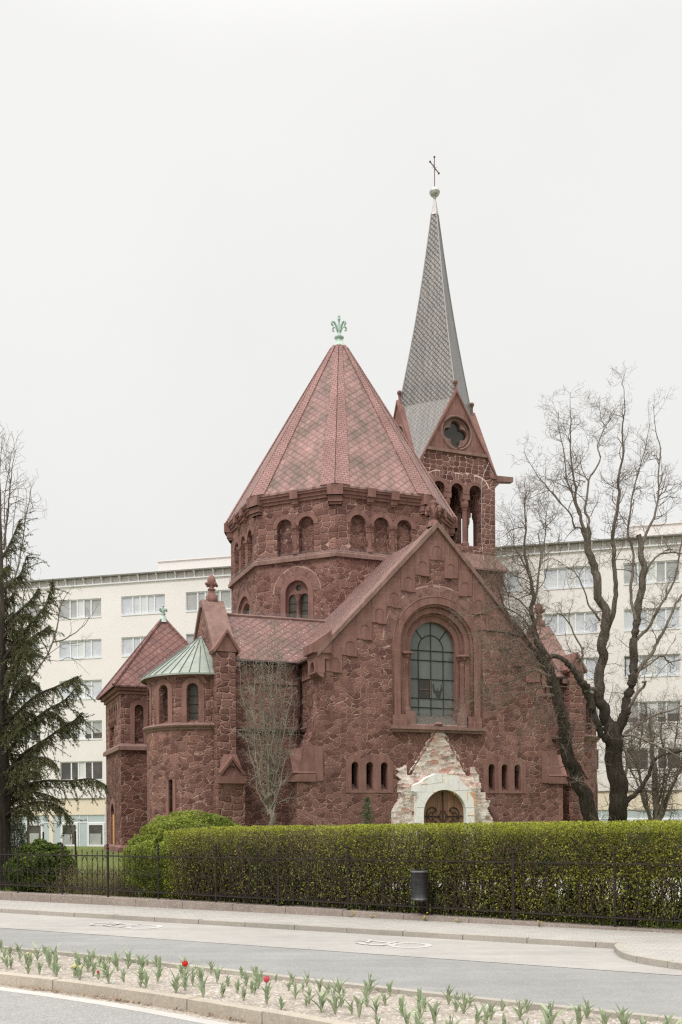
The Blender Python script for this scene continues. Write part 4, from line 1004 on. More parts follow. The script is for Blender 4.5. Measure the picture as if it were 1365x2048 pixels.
for k, (s, n) in enumerate(((X, -Y_), (Y_, X), (-X, Y_), (-Y_, -X))):
    o_ = Vector((TC[0], TC[1], 0)) + n * H2; F = Fr(o_, s, n)
    mb = MB(); mb.panel(F, gpoly, [opening, circ(0, 25.65, 1.0, 28)], 0, .55)
    mb.panel(F, [(-H2 + .55, 18.0), (H2 - .55, 18.0), (H2 - .55, 24.2), (-H2 + .55, 24.2)], [opening], -.55, .01)
    bw_ = P('belfry_wall', mb, M_bel)
    mb = MB()
    for c in (1.29, .02, -1.25): mb.ring(F, [(c + r * math.cos(math.pi * q / 12), zsp + r * math.sin(math.pi * q / 12)) for q in range(13)], [(c + (r + .22) * math.cos(math.pi * q / 12), zsp + (r + .22) * math.sin(math.pi * q / 12)) for q in range(13)], -.3, .03 + .003 * abs(c))
    for c in (.655, -.615): mb.panel(F, [(c - .21, zi), (c + .21, zi), (c + .21, zsp + .1), (c, zsp + .35), (c - .21, zsp + .1)], [], .026, .01, back=-.3)
    # gable: upper dressed area with quatrefoil rose
    g2 = [(-2.0, 24.52), (2.0, 24.52), (0, 28.1)]
    mb.panel(F, [(-2.02, 24.55), (2.02, 24.55), (.02, 28.08), (-.02, 28.08)], [circ(0, 25.65, .98, 28)], .03, .2, back=0)
    P('belfry_arches', mb, M_dr, bw_)
    for c_, b0, b1, n_ in ((1.29, 2, 112, 6), (.02, 68, 112, 3), (-1.25, 68, 178, 6)): voussoirs(F, c_, zsp, r + .23, r + .66 + .001 * n_, R(b0), R(b1), n_, .02, bw_, M_mort2)
    mb = MB(); mb.panel(F, [(-2.1, 24.36), (2.1, 24.36), (1.98, 24.55), (-1.98, 24.55)], [], .13, .01, back=0); P('belfry_string', mb, M_drw, bw_)
    mb = MB()
    quat = []
    for q in range(4):
        cx_, cz_ = .46 * math.cos(q * math.pi / 2), 25.65 + .46 * math.sin(q * math.pi / 2)
        quat += [(cx_ + .35 * math.cos(q * math.pi / 2 + t), cz_ + .35 * math.sin(q * math.pi / 2 + t)) for t in np.linspace(-1.85, 1.85, 11)]
    mb.panel(F, circ(0, 25.65, 1.0, 28), [quat], -.14, .22)
    mb.tube([F(a, z, .02) for a, z in circ(0, 25.65, 1.03, 28) + [circ(0, 25.65, 1.03, 28)[0]]], .07, 6); mb.tube([F(a, z, -.1) for a, z in circ(0, 25.65, .86, 28) + [circ(0, 25.65, .86, 28)[0]]], .035, 6)
    rose = P('quatrefoil_rose', mb, M_drw, bw_)
    mb = MB(); mb.panel(F, circ(0, 25.65, .98, 20), [], -.36, .01); P('rose_backing', mb, M_dkglass, bw_)
    for c in (.655, -.615):
        q = F(c, 0, -.24); mb = MB()
        mb.bx(q.x - .24, q.x + .24, q.y - .24, q.y + .24, 21.62, zi); mb.bx(q.x - .2, q.x + .2, q.y - .2, q.y + .2, 18.75, 18.95)
        mb.lathe((q.x, q.y, 0), [(.19, 18.95), (.15, 19.05), (.15, 20.95), (.19, 21.0), (.15, 21.05), (.22, 21.2), (.25, 21.35), (.24, 21.62)], 12)
        P('belfry_column', mb, M_dr2, bw_)
    mb = MB(); mb.quad(F(-1.7, 18.45, .02), F(1.72, 18.45, .02), F(1.72, 18.95, -.55), F(-1.7, 18.95, -.55)); P('belfry_sill', mb, M_drw, bw_)
    mb = MB()
    for sg in (-1, 1):
        a, b = (sg * (H2 + .1), 23.2), (0, 28.3)
        v = [F(a[0], a[1] - .1, .12), F(b[0], b[1] - .16, .12), F(b[0], b[1] - .16, -.4), F(a[0], a[1] - .1, -.4), F(a[0], a[1] + .08, .12), F(b[0], b[1] + .05, .12), F(b[0], b[1] + .05, -.4), F(a[0], a[1] + .08, -.4)]
        mb.hexa(v)
    q = F(0, 28.2, -.1); mb.lathe((q.x, q.y, q.z), [(.17, -.1), (.08, .15), (.07, .4), (.1, .44), (.07, .48), (.14, .56), (.16, .64), (.12, .74), (.001, .8)], 10)
    P('gable_coping', mb, M_dr2, bw_)
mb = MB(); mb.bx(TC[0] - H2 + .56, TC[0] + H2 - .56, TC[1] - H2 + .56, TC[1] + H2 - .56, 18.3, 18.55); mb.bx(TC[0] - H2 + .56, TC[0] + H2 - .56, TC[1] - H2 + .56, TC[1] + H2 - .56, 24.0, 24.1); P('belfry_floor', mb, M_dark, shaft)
# water spouts
mb = MB(); q = (TC[0] + H2, TC[1] - H2)
mb.hexa([(q[0] - .3, q[1] + .02, 22.95), (q[0] + 1.35, q[1] + .02, 23.12), (q[0] + 1.35, q[1] + .42, 23.12), (q[0] - .3, q[1] + .45, 22.95), (q[0] - .3, q[1] + .02, 23.36), (q[0] + 1.35, q[1] + .02, 23.42), (q[0] + 1.35, q[1] + .42, 23.42), (q[0] - .3, q[1] + .45, 23.36)])
mb.hexa([(q[0] - .1, q[1] + .05, 22.55), (q[0], q[1] + .05, 22.55), (q[0], q[1] + .4, 22.55), (q[0] - .1, q[1] + .4, 22.55), (q[0] - .1, q[1] + .05, 22.95), (q[0] + .42, q[1] + .05, 22.97), (q[0] + .42, q[1] + .4, 22.97), (q[0] - .1, q[1] + .4, 22.95)])
P('water_spout', mb, M_drw, shaft)
# spire: steep square pyramid turned 45 degrees, sweeping out to the tower corners
T = Vector((TC[0], TC[1], 0)); sp = MB()
gA = [T + Vector((0, -H2 + .05, 27.9)), T + Vector((H2 - .05, 0, 27.9)), T + Vector((0, H2 - .05, 27.9)), T + Vector((-H2 + .05, 0, 27.9))]
cn = [T + Vector((H2 + .03, -H2 - .03, 23.35)), T + Vector((H2 + .03, H2 + .03, 23.35)), T + Vector((-H2 - .03, H2 + .03, 23.35)), T + Vector((-H2 - .03, -H2 - .03, 23.35))]
apz = 41.75
def prof(t): return 2.62 * (1 - t) ** 1.0 + .06 - .22 * math.sin(math.pi * min(t * 1.2, 1)) 
NS = 14
for k in range(4):
    d0 = (gA[k] - T); d0.z = 0; d0.normalize(); d1 = (gA[(k + 1) % 4] - T); d1.z = 0; d1.normalize()
    for q in range(NS):
        ta, tb = q / NS, (q + 1) / NS; za, zb = 27.9 + (40.75 - 27.9) * ta, 27.9 + (40.75 - 27.9) * tb
        ra, rb = 2.65 * (1 - ta) + .235 * ta - .16 * math.sin(math.pi * ta) , 2.65 * (1 - tb) + .235 * tb - .16 * math.sin(math.pi * tb)
        A = T + d0 * ra + Vector((0, 0, za)); B = T + d1 * ra + Vector((0, 0, za)); C = T + d1 * rb + Vector((0, 0, zb)); D_ = T + d0 * rb + Vector((0, 0, zb))
        sp.quad(A, B, C, D_)
    sp.quad(gA[k], gA[(k + 1) % 4], cn[k])
spire = P('spire', sp, M_zinc)
mb = MB(); mb.lathe((TC[0], TC[1], 0), [(.30, 40.62), (.27, 40.72), (.07, 41.8)], 4, 0, 2 * math.pi); P('spire_cap', mb, M_gal, spire)
mb = MB()
for k in range(4):
    d0 = (gA[k] - T); d0.z = 0; d0.normalize()
    mb.tube([T + d0 * (2.65 * (1 - t) + .235 * t - .16 * math.sin(math.pi * t) + .01) + Vector((0, 0, 27.9 + 12.85 * t)) for t in [q / 14 for q in range(15)]], .035, 5)
P('spire_hips', mb, M_gal, spire)
mb = MB()
for k in range(4):
    for g in (gA[k], gA[(k + 1) % 4]):
        q_ = Vector((TC[0], TC[1], 0)); g_ = q_ + (g - q_) * .9; g_.z = g.z; n_ = q_ + (cn[k] - q_) * .97; n_.z = cn[k].z; mb.tube([g_ - Vector((0, 0, .6)), n_], .09, 5)
P('copper_valleys', mb, simple('pale_copper_flashing', (.34, .44, .40), .6, .15, 4), spire)
mb = MB(); mb.ball((TC[0], TC[1], 42.12), .33, 16, .95); mb.lathe((TC[0], TC[1], 42.12), [(.335, -.03), (.35, 0), (.335, .03)], 16); mb.lathe((TC[0], TC[1], 41.7), [(.1, 0), (.07, .1), (.1, .15)], 8); P('spire_ball', mb, M_ball, spire, True)
mb = MB(); c0 = Vector((TC[0], TC[1], 0))
mb.tube([c0 + Vector((0, 0, 42.4)), c0 + Vector((0, 0, 44.45))], .03, 6); mb.tube([c0 + Vector((-.31, 0, 44.02)), c0 + Vector((.31, 0, 43.42))], .035, 6)
for p in ((0, 44.4), (-.31, 44.02), (.31, 43.42)): mb.ball(c0 + Vector((p[0], 0, p[1])), .07, 8)
for a in (.35, 1.9, 3.5, 5.0):
    mb.tube([c0 + Vector((0, 0, 43.72)), c0 + Vector((.22 * math.cos(a), 0, 43.72 + .22 * math.sin(a)))], .012, 4)
P('spire_cross', mb, simple('rusty_iron', (.17, .10, .09), .8), spire)
mb = MB(); fx = lambda u, z, d=.06: (TC[0] + u, TC[1] - H2 - d, z)
mb.tube([fx(2.35, 24.3), fx(1.9, 23.4), fx(1.72, 22.8), fx(1.70, 19), fx(1.68, 17.9, .3)], .009, 4); P('lightning_cable', mb, M_pvc, shaft)
# anti-bird spikes on ridges and rakes
mb = MB()
for sg in (-1, 1):
    for q in range(90):
        x = sg * (3.1 + q * .06); mb.tube([(x, 5.6, 11.58), (x, 5.6, 11.78)], .006, 3, False)
for q in range(60):
    t = q / 60; x = .15 + 3.6 * t; z = 15.16 - x * 1.067; mb.tube([(x, .3, z), (x + .03, .3, z + .22)], .012, 3, False)
for q in range(46): mb.tube([Ff(-1.1 + q * .048, 6.55, -.5), Ff(-1.1 + q * .048, 6.72, -.5)], .005, 3, False)
P('bird_spikes', mb, M_gal)

# ---- ruined doorway
N1 = 96; N2 = 126; u0, u1, z0_, z1_ = -2.35, 2.65, -.2, 6.15
rr = np.random.default_rng(3)
def smooth_noise(sh, cells):
    g = rr.random((cells[0] + 2, cells[1] + 2)); a = np.linspace(0, cells[0], sh[0]); b = np.linspace(0, cells[1], sh[1])
    ia = a.astype(int); ib = b.astype(int); fa = (a - ia)[:, None]; fb = (b - ib)[None, :]
    return (g[np.ix_(ia, ib)] * (1 - fa) * (1 - fb) + g[np.ix_(ia + 1, ib)] * fa * (1 - fb) + g[np.ix_(ia, ib + 1)] * (1 - fa) * fb + g[np.ix_(ia + 1, ib + 1)] * fa * fb)
UU = np.linspace(u0, u1, N1 + 1); ZZ = np.linspace(z0_, z1_, N2 + 1)
U2, Z2 = np.meshgrid(UU, ZZ, indexing='ij')
nz = .5 * smooth_noise(U2.shape, (9, 30)) + .3 * smooth_noise(U2.shape, (22, 60)) + .2 * smooth_noise(U2.shape, (60, 110))
edge_n = (smooth_noise(U2.shape, (14, 34)) - .5) * .26 + (smooth_noise(U2.shape, (30, 44)) - .5) * .10
cl_ = -2.08 + edge_n; cr_ = np.where(Z2 < 2.65, 2.40, np.where(Z2 < 3.0, 2.16, 2.02)) + edge_n
tri = (np.abs(U2 + .0) + edge_n * .5) < (6.02 - Z2) * .62
flank = (U2 > cl_) & (U2 < cr_) & (Z2 < np.where(U2 < 0, 4.15, 4.2) + edge_n) & (~((np.abs(np.abs(U2) - 1.35) < .22) & (Z2 > 3.75)))
mask = tri | flank
thick = np.where(Z2 < 3.6, .36, .22) * np.clip((4.35 - Z2) / 1.2, 0.12, 1) + .0
thick = np.where(tri & (Z2 > 3.9), .07, thick) + nz * .09
thick = np.where(np.abs(U2) > 1.75, thick * .8, thick)
hole = (np.abs(U2 - .02) < 1.12) & (Z2 < 2.1) | ((U2 - .02) ** 2 + (Z2 - 2.05) ** 2 < 1.12 ** 2)
mask &= ~hole
V = np.stack([U2.ravel(), -thick.ravel(), Z2.ravel()], 1); idx = np.arange(V.shape[0]).reshape(U2.shape)
mq = mask[:-1, :-1] & mask[1:, :-1] & mask[:-1, 1:] & mask[1:, 1:]
Fq = np.stack([idx[:-1, :-1][mq], idx[1:, :-1][mq], idx[1:, 1:][mq], idx[:-1, 1:][mq]], 1)
# skirts down to the wall along the ragged outline
pad = np.pad(mq, 1); ex = []; nb = V.shape[0]; Vb = V.copy(); Vb[:, 1] = .02
for (di, dj, e0, e1) in ((-1, 0, (0, 0), (0, 1)), (1, 0, (1, 0), (1, 1)), (0, -1, (0, 0), (1, 0)), (0, 1, (0, 1), (1, 1))):
    bd = mq & ~pad[1 + di:1 + di + N1, 1 + dj:1 + dj + N2]
    I, J = np.nonzero(bd); a = idx[I + e0[0], J + e0[1]]; b = idx[I + e1[0], J + e1[1]]
    ex.append(np.stack([a, b, b + nb, a + nb], 1))
portal = fastmesh('ruined_porch_masonry', np.concatenate([V, Vb]), np.concatenate([Fq] + ex), M_ruin, church)
mb = MB()
oo = [(-1.46, -.2), (1.50, -.2), (1.50, 2.75), (1.30, 3.05), (.95, 3.35), (.62, 3.72), (.2, 3.80), (-.4, 3.80), (-.85, 3.62), (-1.15, 3.42), (-1.52, 3.28), (-1.55, 3.02), (-1.40, 2.8)]
wp = MB().panel(Ff, oo, [arch(.0, -.2, 2.02, 1.06, 24)], .66, .3, back=.2).build('white_door_arch', M_white, church)
mb = MB()
for (a, b) in (((-.12, 3.79), (-.12, 3.45)), ((-1.2, 3.3), (-.9, 3.35)), ((.45, 3.05), (.45, 2.85)), ((1.12, 3.0), (1.12, 2.6)), ((1.46, 2.75), (1.48, .3)), ((-.62, 2.98), (-.52, 2.98)), ((.1, 3.8), (.55, 3.77)), ((-1.1, 3.46), (-.85, 3.6)), ((1.12, 1.95), (1.45, 1.95)), ((1.15, 1.5), (1.45, 1.5))):
    mb.tube([Ff(a[0], a[1], .665), Ff(b[0], b[1], .665)], .014, 4)
mb.panel(Ff, [(1.22, 2.98), (1.34, 2.99), (1.5, 2.78), (1.53, 2.3), (1.47, 2.4), (1.42, 2.72)], [], .668, .004)
P('orange_foam_joints', mb, simple('orange_filler', (.80, .42, .16), .8), wp)
mb = MB()
for (a, b) in (((-1.4, 2.98), (-.95, 2.98)), ((-.95, 2.98), (-.95, 3.3)), ((-.95, 3.3), (-.12, 3.42)), ((.45, 3.05), (1.3, 3.08)), ((-1.4, 2.3), (-1.0, 2.3)), ((1.02, 2.3), (1.45, 2.3)), ((.7, 3.08), (.7, 3.5))):
    mb.tube([Ff(a[0], a[1], .663), Ff(b[0], b[1], .663)], .006, 4)
mb.bx(-1.62, -1.44, -.75, -.66, 2.86, 2.99)
P('block_joints', mb, simple('grey_joint', (.42, .41, .40), .9), wp)
door = MB().panel(Ff, arch(0, -.2, 2.02, 1.07, 24), [], .40, .01).build('double_door', M_door, church)
mb = MB(); yb = .43
mb.tube([Ff(.0, -.2, yb), Ff(0, 2.9, yb)], .028, 6); mb.ball(Ff(0, 2.93, yb), .06, 8)
for sg in (-1, 1):
    mb.tube([Ff(sg * 1.0, 1.9, yb), Ff(sg * .12, 1.9, yb)], .026, 5)
    for s2 in (-1, 1):
        pts = [(.78, 0), (.80, .18), (.70, .34), (.52, .40), (.36, .34), (.34, .24), (.42, .20)]
        mb.tube(catmull([Ff(sg * x, 1.9 + s2 * z, yb) for x, z in pts], None, 4), .024, 5)
        pts = [(.72, .02), (.66, .16), (.54, .20), (.46, .14), (.52, .08)]
        mb.tube(catmull([Ff(sg * x, 1.9 + s2 * z, yb) for x, z in pts], None, 3), .017, 5)
        pts = [(.24, .0), (.18, .1), (.12, .12), (.09, .22), (.14, .26)]
        mb.tube(catmull([Ff(sg * x, 1.9 + s2 * z, yb) for x, z in pts], None, 3), .017, 5)
        mb.ball(Ff(sg * .40, 1.9 + s2 * .23, yb), .045, 6); mb.ball(Ff(sg * .52, 1.9 + s2 * .12, yb), .03, 6)
P('strap_hinges', mb, M_iron, door)
mb = MB()   # two raking scars of the lost porch roof
for sg in (-1, 1):
    q_ = catmull([Ff(sg * .06, 6.05, .06), Ff(sg * .42, 5.3, .07), Ff(sg * .88, 4.65, .05), Ff(sg * 1.32, 3.95, .07)], None, 8); q_ = [p + Vector((random.uniform(-.05, .05), random.uniform(-.02, .02), random.uniform(-.06, .06))) for p in q_]; mb.tube(q_, [random.uniform(.03, .10) for p in q_], 5)
mb.lathe(Ff(0, 5.95, .08), [(.12, 0), (.22, .1), (.1, .2)], 6)
P('roof_scar', mb, M_drw, portal)
mb = MB()
for sg in (-1, 1):
    q_ = catmull([Ff(sg * .2, 5.85, .08), Ff(sg * .55, 5.2, .07), Ff(sg * 1.0, 4.55, .06), Ff(sg * 1.45, 3.9, .06)], None, 9); q_ = [p + Vector((random.uniform(-.06, .06), 0, random.uniform(-.05, .05))) for p in q_]; mb.tube(q_, [random.uniform(.015, .07) for p in q_], 5)
P('pale_mortar_scar', mb, M_ruin, portal)
# ================================================================ GROUND AND STREET (street axes: t along the kerb, c across it)
SD, SN = Vector((.8605, -.5094, 0)), Vector((.5094, .8605, 0))
def S(t, c, z=0.0): return SD * t + SN * c + Vector((0, 0, z))
RZ = -.08
def sheet(name, pts, mat, z=None):
    mb = MB(); tris = tessellate_polygon([[Vector((p[0], p[1], 0)) for p in pts]])
    mb.v = [tuple(S(p[0], p[1], p[2] if len(p) > 2 else z)) for p in pts]; mb.f = [tuple(t) for t in tris]
    return structure(mb.build(name, mat))
# yard and far ground in one terrain grid
mb = MB(); gx = list(np.linspace(-60, 60, 41)); gx = [-2500, -400, -120] + gx + [120, 400, 2500]
gy = [15.47, 16, 17, 18, 20, 23, 27, 32, 38, 44, 50, 56, 62, 68, 74, 80, 100, 160, 500, 3000]
def gz(c): return float(np.interp(c, [15.47, 18, 30, 52, 66, 3000], [.02, .05, .10, .12, -1.2, -1.2]))
for j, c in enumerate(gy):
    for t in gx: mb.v.append(tuple(S(t, c, gz(c))))
n = len(gx)
for j in range(len(gy) - 1):
    for i in range(n - 1): mb.f.append((j * n + i, j * n + i + 1, (j + 1) * n + i + 1, (j + 1) * n + i))
structure(mb.build('lawn', M_lawn))
sheet('courtyard_path', [(-13.2, 21.5, .075), (-6, 20.4, .068), (6, 19.0, .065), (9, 24, .09), (4, 30, .115), (-9, 27, .105)], M_path)
structure(MB().quad(S(-2500, -2500, RZ - .02), S(2500, -2500, RZ - .02), S(2500, 15.47, RZ - .02), S(-2500, 15.47, RZ - .02)).build('ground', M_asph2))
sheet('road', [(-200, 8.0), (200, 8.0), (200, 11.68), (-200, 11.68)], M_asph, RZ)
sheet('near_road', [(-200, -60), (200, -60), (200, 7.9), (-200, 7.9)], M_asph2, RZ)
sheet('cycle_strip', [(-200, 11.68), (200, 11.68), (200, 13.9), (-200, 13.9)], M_lane, RZ + .004)
def ribbon(mb, pts, w0, w1, z0, z1, caps=True, seg=None):
    """raised strip following pts, between offsets w0 and w1 (towards +c); returns nothing"""
    P_ = [Vector((a, b, 0)) for a, b in pts]; Ls, Rs = [], []
    for i, p in enumerate(P_):
        t = (P_[min(i + 1, len(P_) - 1)] - P_[max(i - 1, 0)]).normalized(); nn_ = Vector((-t.y, t.x, 0))
        Ls.append(p + nn_ * w0); Rs.append(p + nn_ * w1)
    for i in range(len(P_) - 1):
        a, b, c, d = Ls[i], Ls[i + 1], Rs[i + 1], Rs[i]
        q = lambda v, z: S(v.x, v.y, z)
        mb.quad(q(a, z1), q(b, z1), q(c, z1), q(d, z1)); mb.quad(q(a, z0), q(b, z0), q(b, z1), q(a, z1)); mb.quad(q(d, z0), q(c, z0), q(c, z1), q(d, z1))
        if caps and (i == 0 or i == len(P_) - 2):
            e = (a, d) if i == 0 else (b, c); mb.quad(q(e[0], z0), q(e[1], z0), q(e[1], z1), q(e[0], z1))
def stones(pts, step, gap, w0, w1, z0, z1, jit=.004):
    mb = MB(); P_ = catmull([(a, b, 0) for a, b in pts], None, 10); acc = [0]
    for a, b in zip(P_[:-1], P_[1:]): acc.append(acc[-1] + (b - a).length)
    def pos(s):
        k = max(0, min(len(acc) - 2, int(np.searchsorted(acc, s)) - 1)); f = (s - acc[k]) / max(1e-6, acc[k + 1] - acc[k]); p = P_[k].lerp(P_[k + 1], f); return (p.x, p.y)
    s = 0
    while s < acc[-1] - .04:
        j = random.uniform(-jit, jit); e = min(s + step - gap, acc[-1]); ribbon(mb, [pos(s), pos((s + e) / 2), pos(e)], w0 + random.uniform(-jit, jit), w1, z0, z1 + j); s += step
    return mb
# pavement with build-out
bump_ = [(-3.74, 13.86), (-3.73, 13.7), (-3.70, 13.5), (-3.62, 13.25), (-3.50, 12.95), (-3.36, 12.72), (-3.2, 12.52), (-2.95, 12.32), (-2.6, 12.14), (-2.1, 12.0), (-1.2, 11.9), (2, 11.84), (30, 11.84), (200, 11.84)]
structure_ = sheet('pavement', [(-200, 13.80)] + [(-3.74, 13.80)] + [(a + .02, b + .11) for a, b in bump_[3:]] + [(200, 15.47), (-200, 15.47)], M_pave, 0.0)
mb = stones([(-60, 13.68), (-30, 13.68), (-3.74, 13.68)], 1.0, .012, 0, .13, RZ, .004); structure(mb.build('pavement_kerb', M_kerb))
mb = stones(bump_[:-2] + [(20, 11.84)], .52, .012, 0, .12, RZ, .004); structure(mb.build('build_out_kerb', M_kerb))
# planted median
near_ = [(-40, 8.1), (-20, 7.75), (-12, 7.62), (-8.85, 7.53), (-7.98, 7.51), (-7.06, 7.44), (-6.24, 7.34), (-5.42, 7.2), (-4.8, 7.08), (-4.09, 6.93), (-3.0, 6.68), (-1.6, 6.3), (0, 5.8)]
far_ = [(-40, 10.0), (-20, 9.75), (-12, 9.6), (-10.1, 9.58), (-9.07, 9.54), (-7.13, 9.34), (-5.85, 9.20), (-4.81, 9.10), (-4.11, 9.03), (-3.07, 8.97), (-2.09, 8.92), (0, 8.8), (3, 8.7)]
structure(stones(near_, 1.0, .01, 0, .14, RZ, .045).build('median_kerb', M_kerb2))
structure(stones(far_, 1.0, .006, -.11, 0, RZ, -.01).build('median_far_kerb', M_kerb))
nr = [(p.x, p.y) for p in catmull([(a, b, 0) for a, b in near_], None, 6)]; fr_ = [(p.x, p.y) for p in catmull([(a, b, 0) for a, b in far_], None, 6)]
def c_near(t): return float(np.interp(t, [p[0] for p in nr], [p[1] for p in nr]))
def c_far(t): return float(np.interp(t, [p[0] for p in fr_], [p[1] for p in fr_]))
NT, NC = 520, 40; tt = np.linspace(-16, 1.5, NT + 1); V = np.zeros((NT + 1, NC + 1, 3)); h1 = smooth_noise((NT + 1, NC + 1), (90, 9)); h2 = smooth_noise((NT + 1, NC + 1), (360, 30)); h3 = rr.random((NT + 1, NC + 1))
for i, t in enumerate(tt):
    a, b = c_near(t) + .13, c_far(t) - .10
    for j in range(NC + 1):
        f = j / NC; z = (.01 * (1 - f) - .055 * f) + .03 * (h1[i, j] - .5) + .03 * (h2[i, j] - .5) + .018 * (h3[i, j] - .5)
        V[i, j] = S(t, a + (b - a) * f, z)
idx = np.arange((NT + 1) * (NC + 1)).reshape(NT + 1, NC + 1)
structure(fastmesh('flower_bed_soil', V.reshape(-1, 3), np.stack([idx[:-1, :-1].ravel(), idx[1:, :-1].ravel(), idx[1:, 1:].ravel(), idx[:-1, 1:].ravel()], 1), M_soil))
gl_ = [(t, c_near(t)) for t in np.linspace(-30, -1, 90)]
mb = MB(); ribbon(mb, gl_, -.13, .01, RZ, RZ + .003, False); structure(mb.build('gutter_grit', M_grit))
wl = [(t, c_near(t) - .10 - .012 * (t + 9)) for t in np.linspace(-30, -1, 60)]
mb = MB(); ribbon(mb, wl, -.14, 0, RZ, RZ + .006, False); structure(mb.build('white_edge_line', M_paint))
# leaf litter and grit in the gutter
Nn = 420; V = []; Fq = []
for k in range(Nn):
    t = random.choice([random.gauss(-8.1, .3), random.gauss(-7.1, .25), random.gauss(-5.6, .4), random.uniform(-9.5, -4.5)]); c = c_near(t) - .01 - abs(random.gauss(.02, .025))
    p = S(t, c, RZ + .012 + random.random() * .02); a = random.random() * 6.3; s = random.uniform(.006, .02)
    d1 = Vector((math.cos(a), math.sin(a), random.uniform(-.4, .4))) * s; d2 = Vector((-math.sin(a), math.cos(a), random.uniform(-.4, .4))) * s * .6
    i = len(V); V += [tuple(p - d1), tuple(p - d2), tuple(p + d1), tuple(p + d2)]; Fq.append((i, i + 1, i + 2, i + 3))
tag(fastmesh('leaf_litter', V, np.array(Fq), M_litter), 'scattered dry leaves and twigs in the gutter below the median kerb', 'leaf litter', kind='stuff')
# cycle symbols painted on the strip: two wheels, frame, handlebar, seen lying along the strip
def bike(name, t0, c0, L=1.5, fade=0):
    mb = MB(); zc = [RZ + .008]; F = lambda a, b: S(t0 + a, c0 + b, zc[0])
    def ring2(cx, cy, r, w, n=22):
        for k in range(n):
            a, b = 2 * math.pi * k / n, 2 * math.pi * (k + 1) / n
            mb.quad(F(cx + (r - w) * math.cos(a), cy + (r - w) * math.sin(a)), F(cx + r * math.cos(a), cy + r * math.sin(a)), F(cx + r * math.cos(b), cy + r * math.sin(b)), F(cx + (r - w) * math.cos(b), cy + (r - w) * math.sin(b)))
    def ln(a, b, w=.05):
        zc[0] += .0012; d = Vector((b[0] - a[0], b[1] - a[1], 0)).normalized(); nx, ny = -d.y * w / 2, d.x * w / 2
        mb.quad(F(a[0] - nx, a[1] - ny), F(b[0] - nx, b[1] - ny), F(b[0] + nx, b[1] + ny), F(a[0] + nx, a[1] + ny))
    ring2(.30, 0, .32, .10)
    ln((.0, .12), (-.42, .22), .10); ln((-.42, .22), (-.62, .05), .12); ln((.1, -.05), (-.25, -.22), .12); ln((-.25, -.22), (-.5, -.12), .10); ln((-.05, .3), (-.05, -.25), .06); ln((-.5, .3), (-.38, -.05), .06); ln((-.7, .22), (-.5, .3), .06)
    zc[0] += .0012
    if fade: ring2(-.62, .0, .26, .05)
    o = mb.build(name, M_paint); structure(o)
bike('painted_cycle_symbol', -6.70, 12.72); bike('faded_cycle_symbol', -11.85, 12.9, fade=1)

# ================================================================ FENCE
Z0T, Z1T = -18.13, -3.21
def ztop(t): return 1.03 - .002 * (t + 18) if False else 1.015
def zlow(t): return float(np.interp(t, [-18.1, -11.4, -3.2, 3], [.34, .265, .165, .10]))
def zpl(t): return float(np.interp(t, [-18.1, -11.4, -7.0, -3.2, 3], [.175, .145, .09, .025, .01]))
plw = thing('plinth_wall', 'low weathered red stone plinth under the iron fence', 'plinth wall', S(-11, 15.45))
mb = MB(); t = -31.0
while t < 4:
    e = t + 1.22; q = lambda a, c, z: S(a, c, z)
    za, zb = zpl(t), zpl(e); dz = random.uniform(-.006, .006)
    mb.hexa([q(t, 15.30, -.1), q(e - .01, 15.30, -.1), q(e - .01, 15.62, -.1), q(t, 15.62, -.1), q(t, 15.30, za + dz - .012), q(e - .01, 15.30, zb + dz - .012), q(e - .01, 15.62, zb + dz), q(t, 15.62, za + dz)])
    t = e
mb.build('coping_stones', M_plinth, plw, off=plw.location)
fence = thing('iron_fence', 'black wrought iron fence of pointed bars and scrolls along the pavement', 'fence', S(-11, 15.45))
posts = [-28.0, -26.6, -25.3, -24.0, -22.7, -21.4, -20.1, -18.85, -17.54, -16.16, -14.83, -13.45, -11.99, -10.52, -9.01, -7.44, -5.88, -4.22, -2.6, -1.0, .6, 2.2]
CF = 15.45
for name, zf in (('top_rail', ztop), ('bottom_rail', zlow)):
    mb = MB()
    for a, b in zip(posts[:-1], posts[1:]):
        P8 = [S(a, CF - .018, zf(a) - .012), S(b, CF - .018, zf(b) - .012), S(b, CF + .018, zf(b) - .012), S(a, CF + .018, zf(a) - .012)]
        mb.hexa(P8 + [p + Vector((0, 0, .024)) for p in P8])
        if name == 'top_rail':
            P8 = [p - Vector((0, 0, .0)) for p in P8]
    mb.build(name, M_iron, fence, off=fence.location)
for i, t in enumerate(posts):
    mb = MB(); b = S(t, CF, zpl(t) - .05); h = 1.24 if i % 1 == 0 else 1.2
    r = .020 if i % 3 != 1 else .026
    mb.tube([b, S(t, CF, h - .14)], r, 6); base = S(t, CF, h - .16)
    mb.lathe(base, [(.02, 0), (.038, .02), (.02, .04), (.02, .07), (.034, .085), (.036, .10), (.018, .12), (.014, .14), (.03, .155), (.026, .18), (.008, .20), (.001, .23)], 8)
    mb.lathe(S(t, CF, .66), [(.022, -.04), (.034, 0), (.022, .04)], 8)
    mb.build('post', M_iron, fence, off=fence.location)
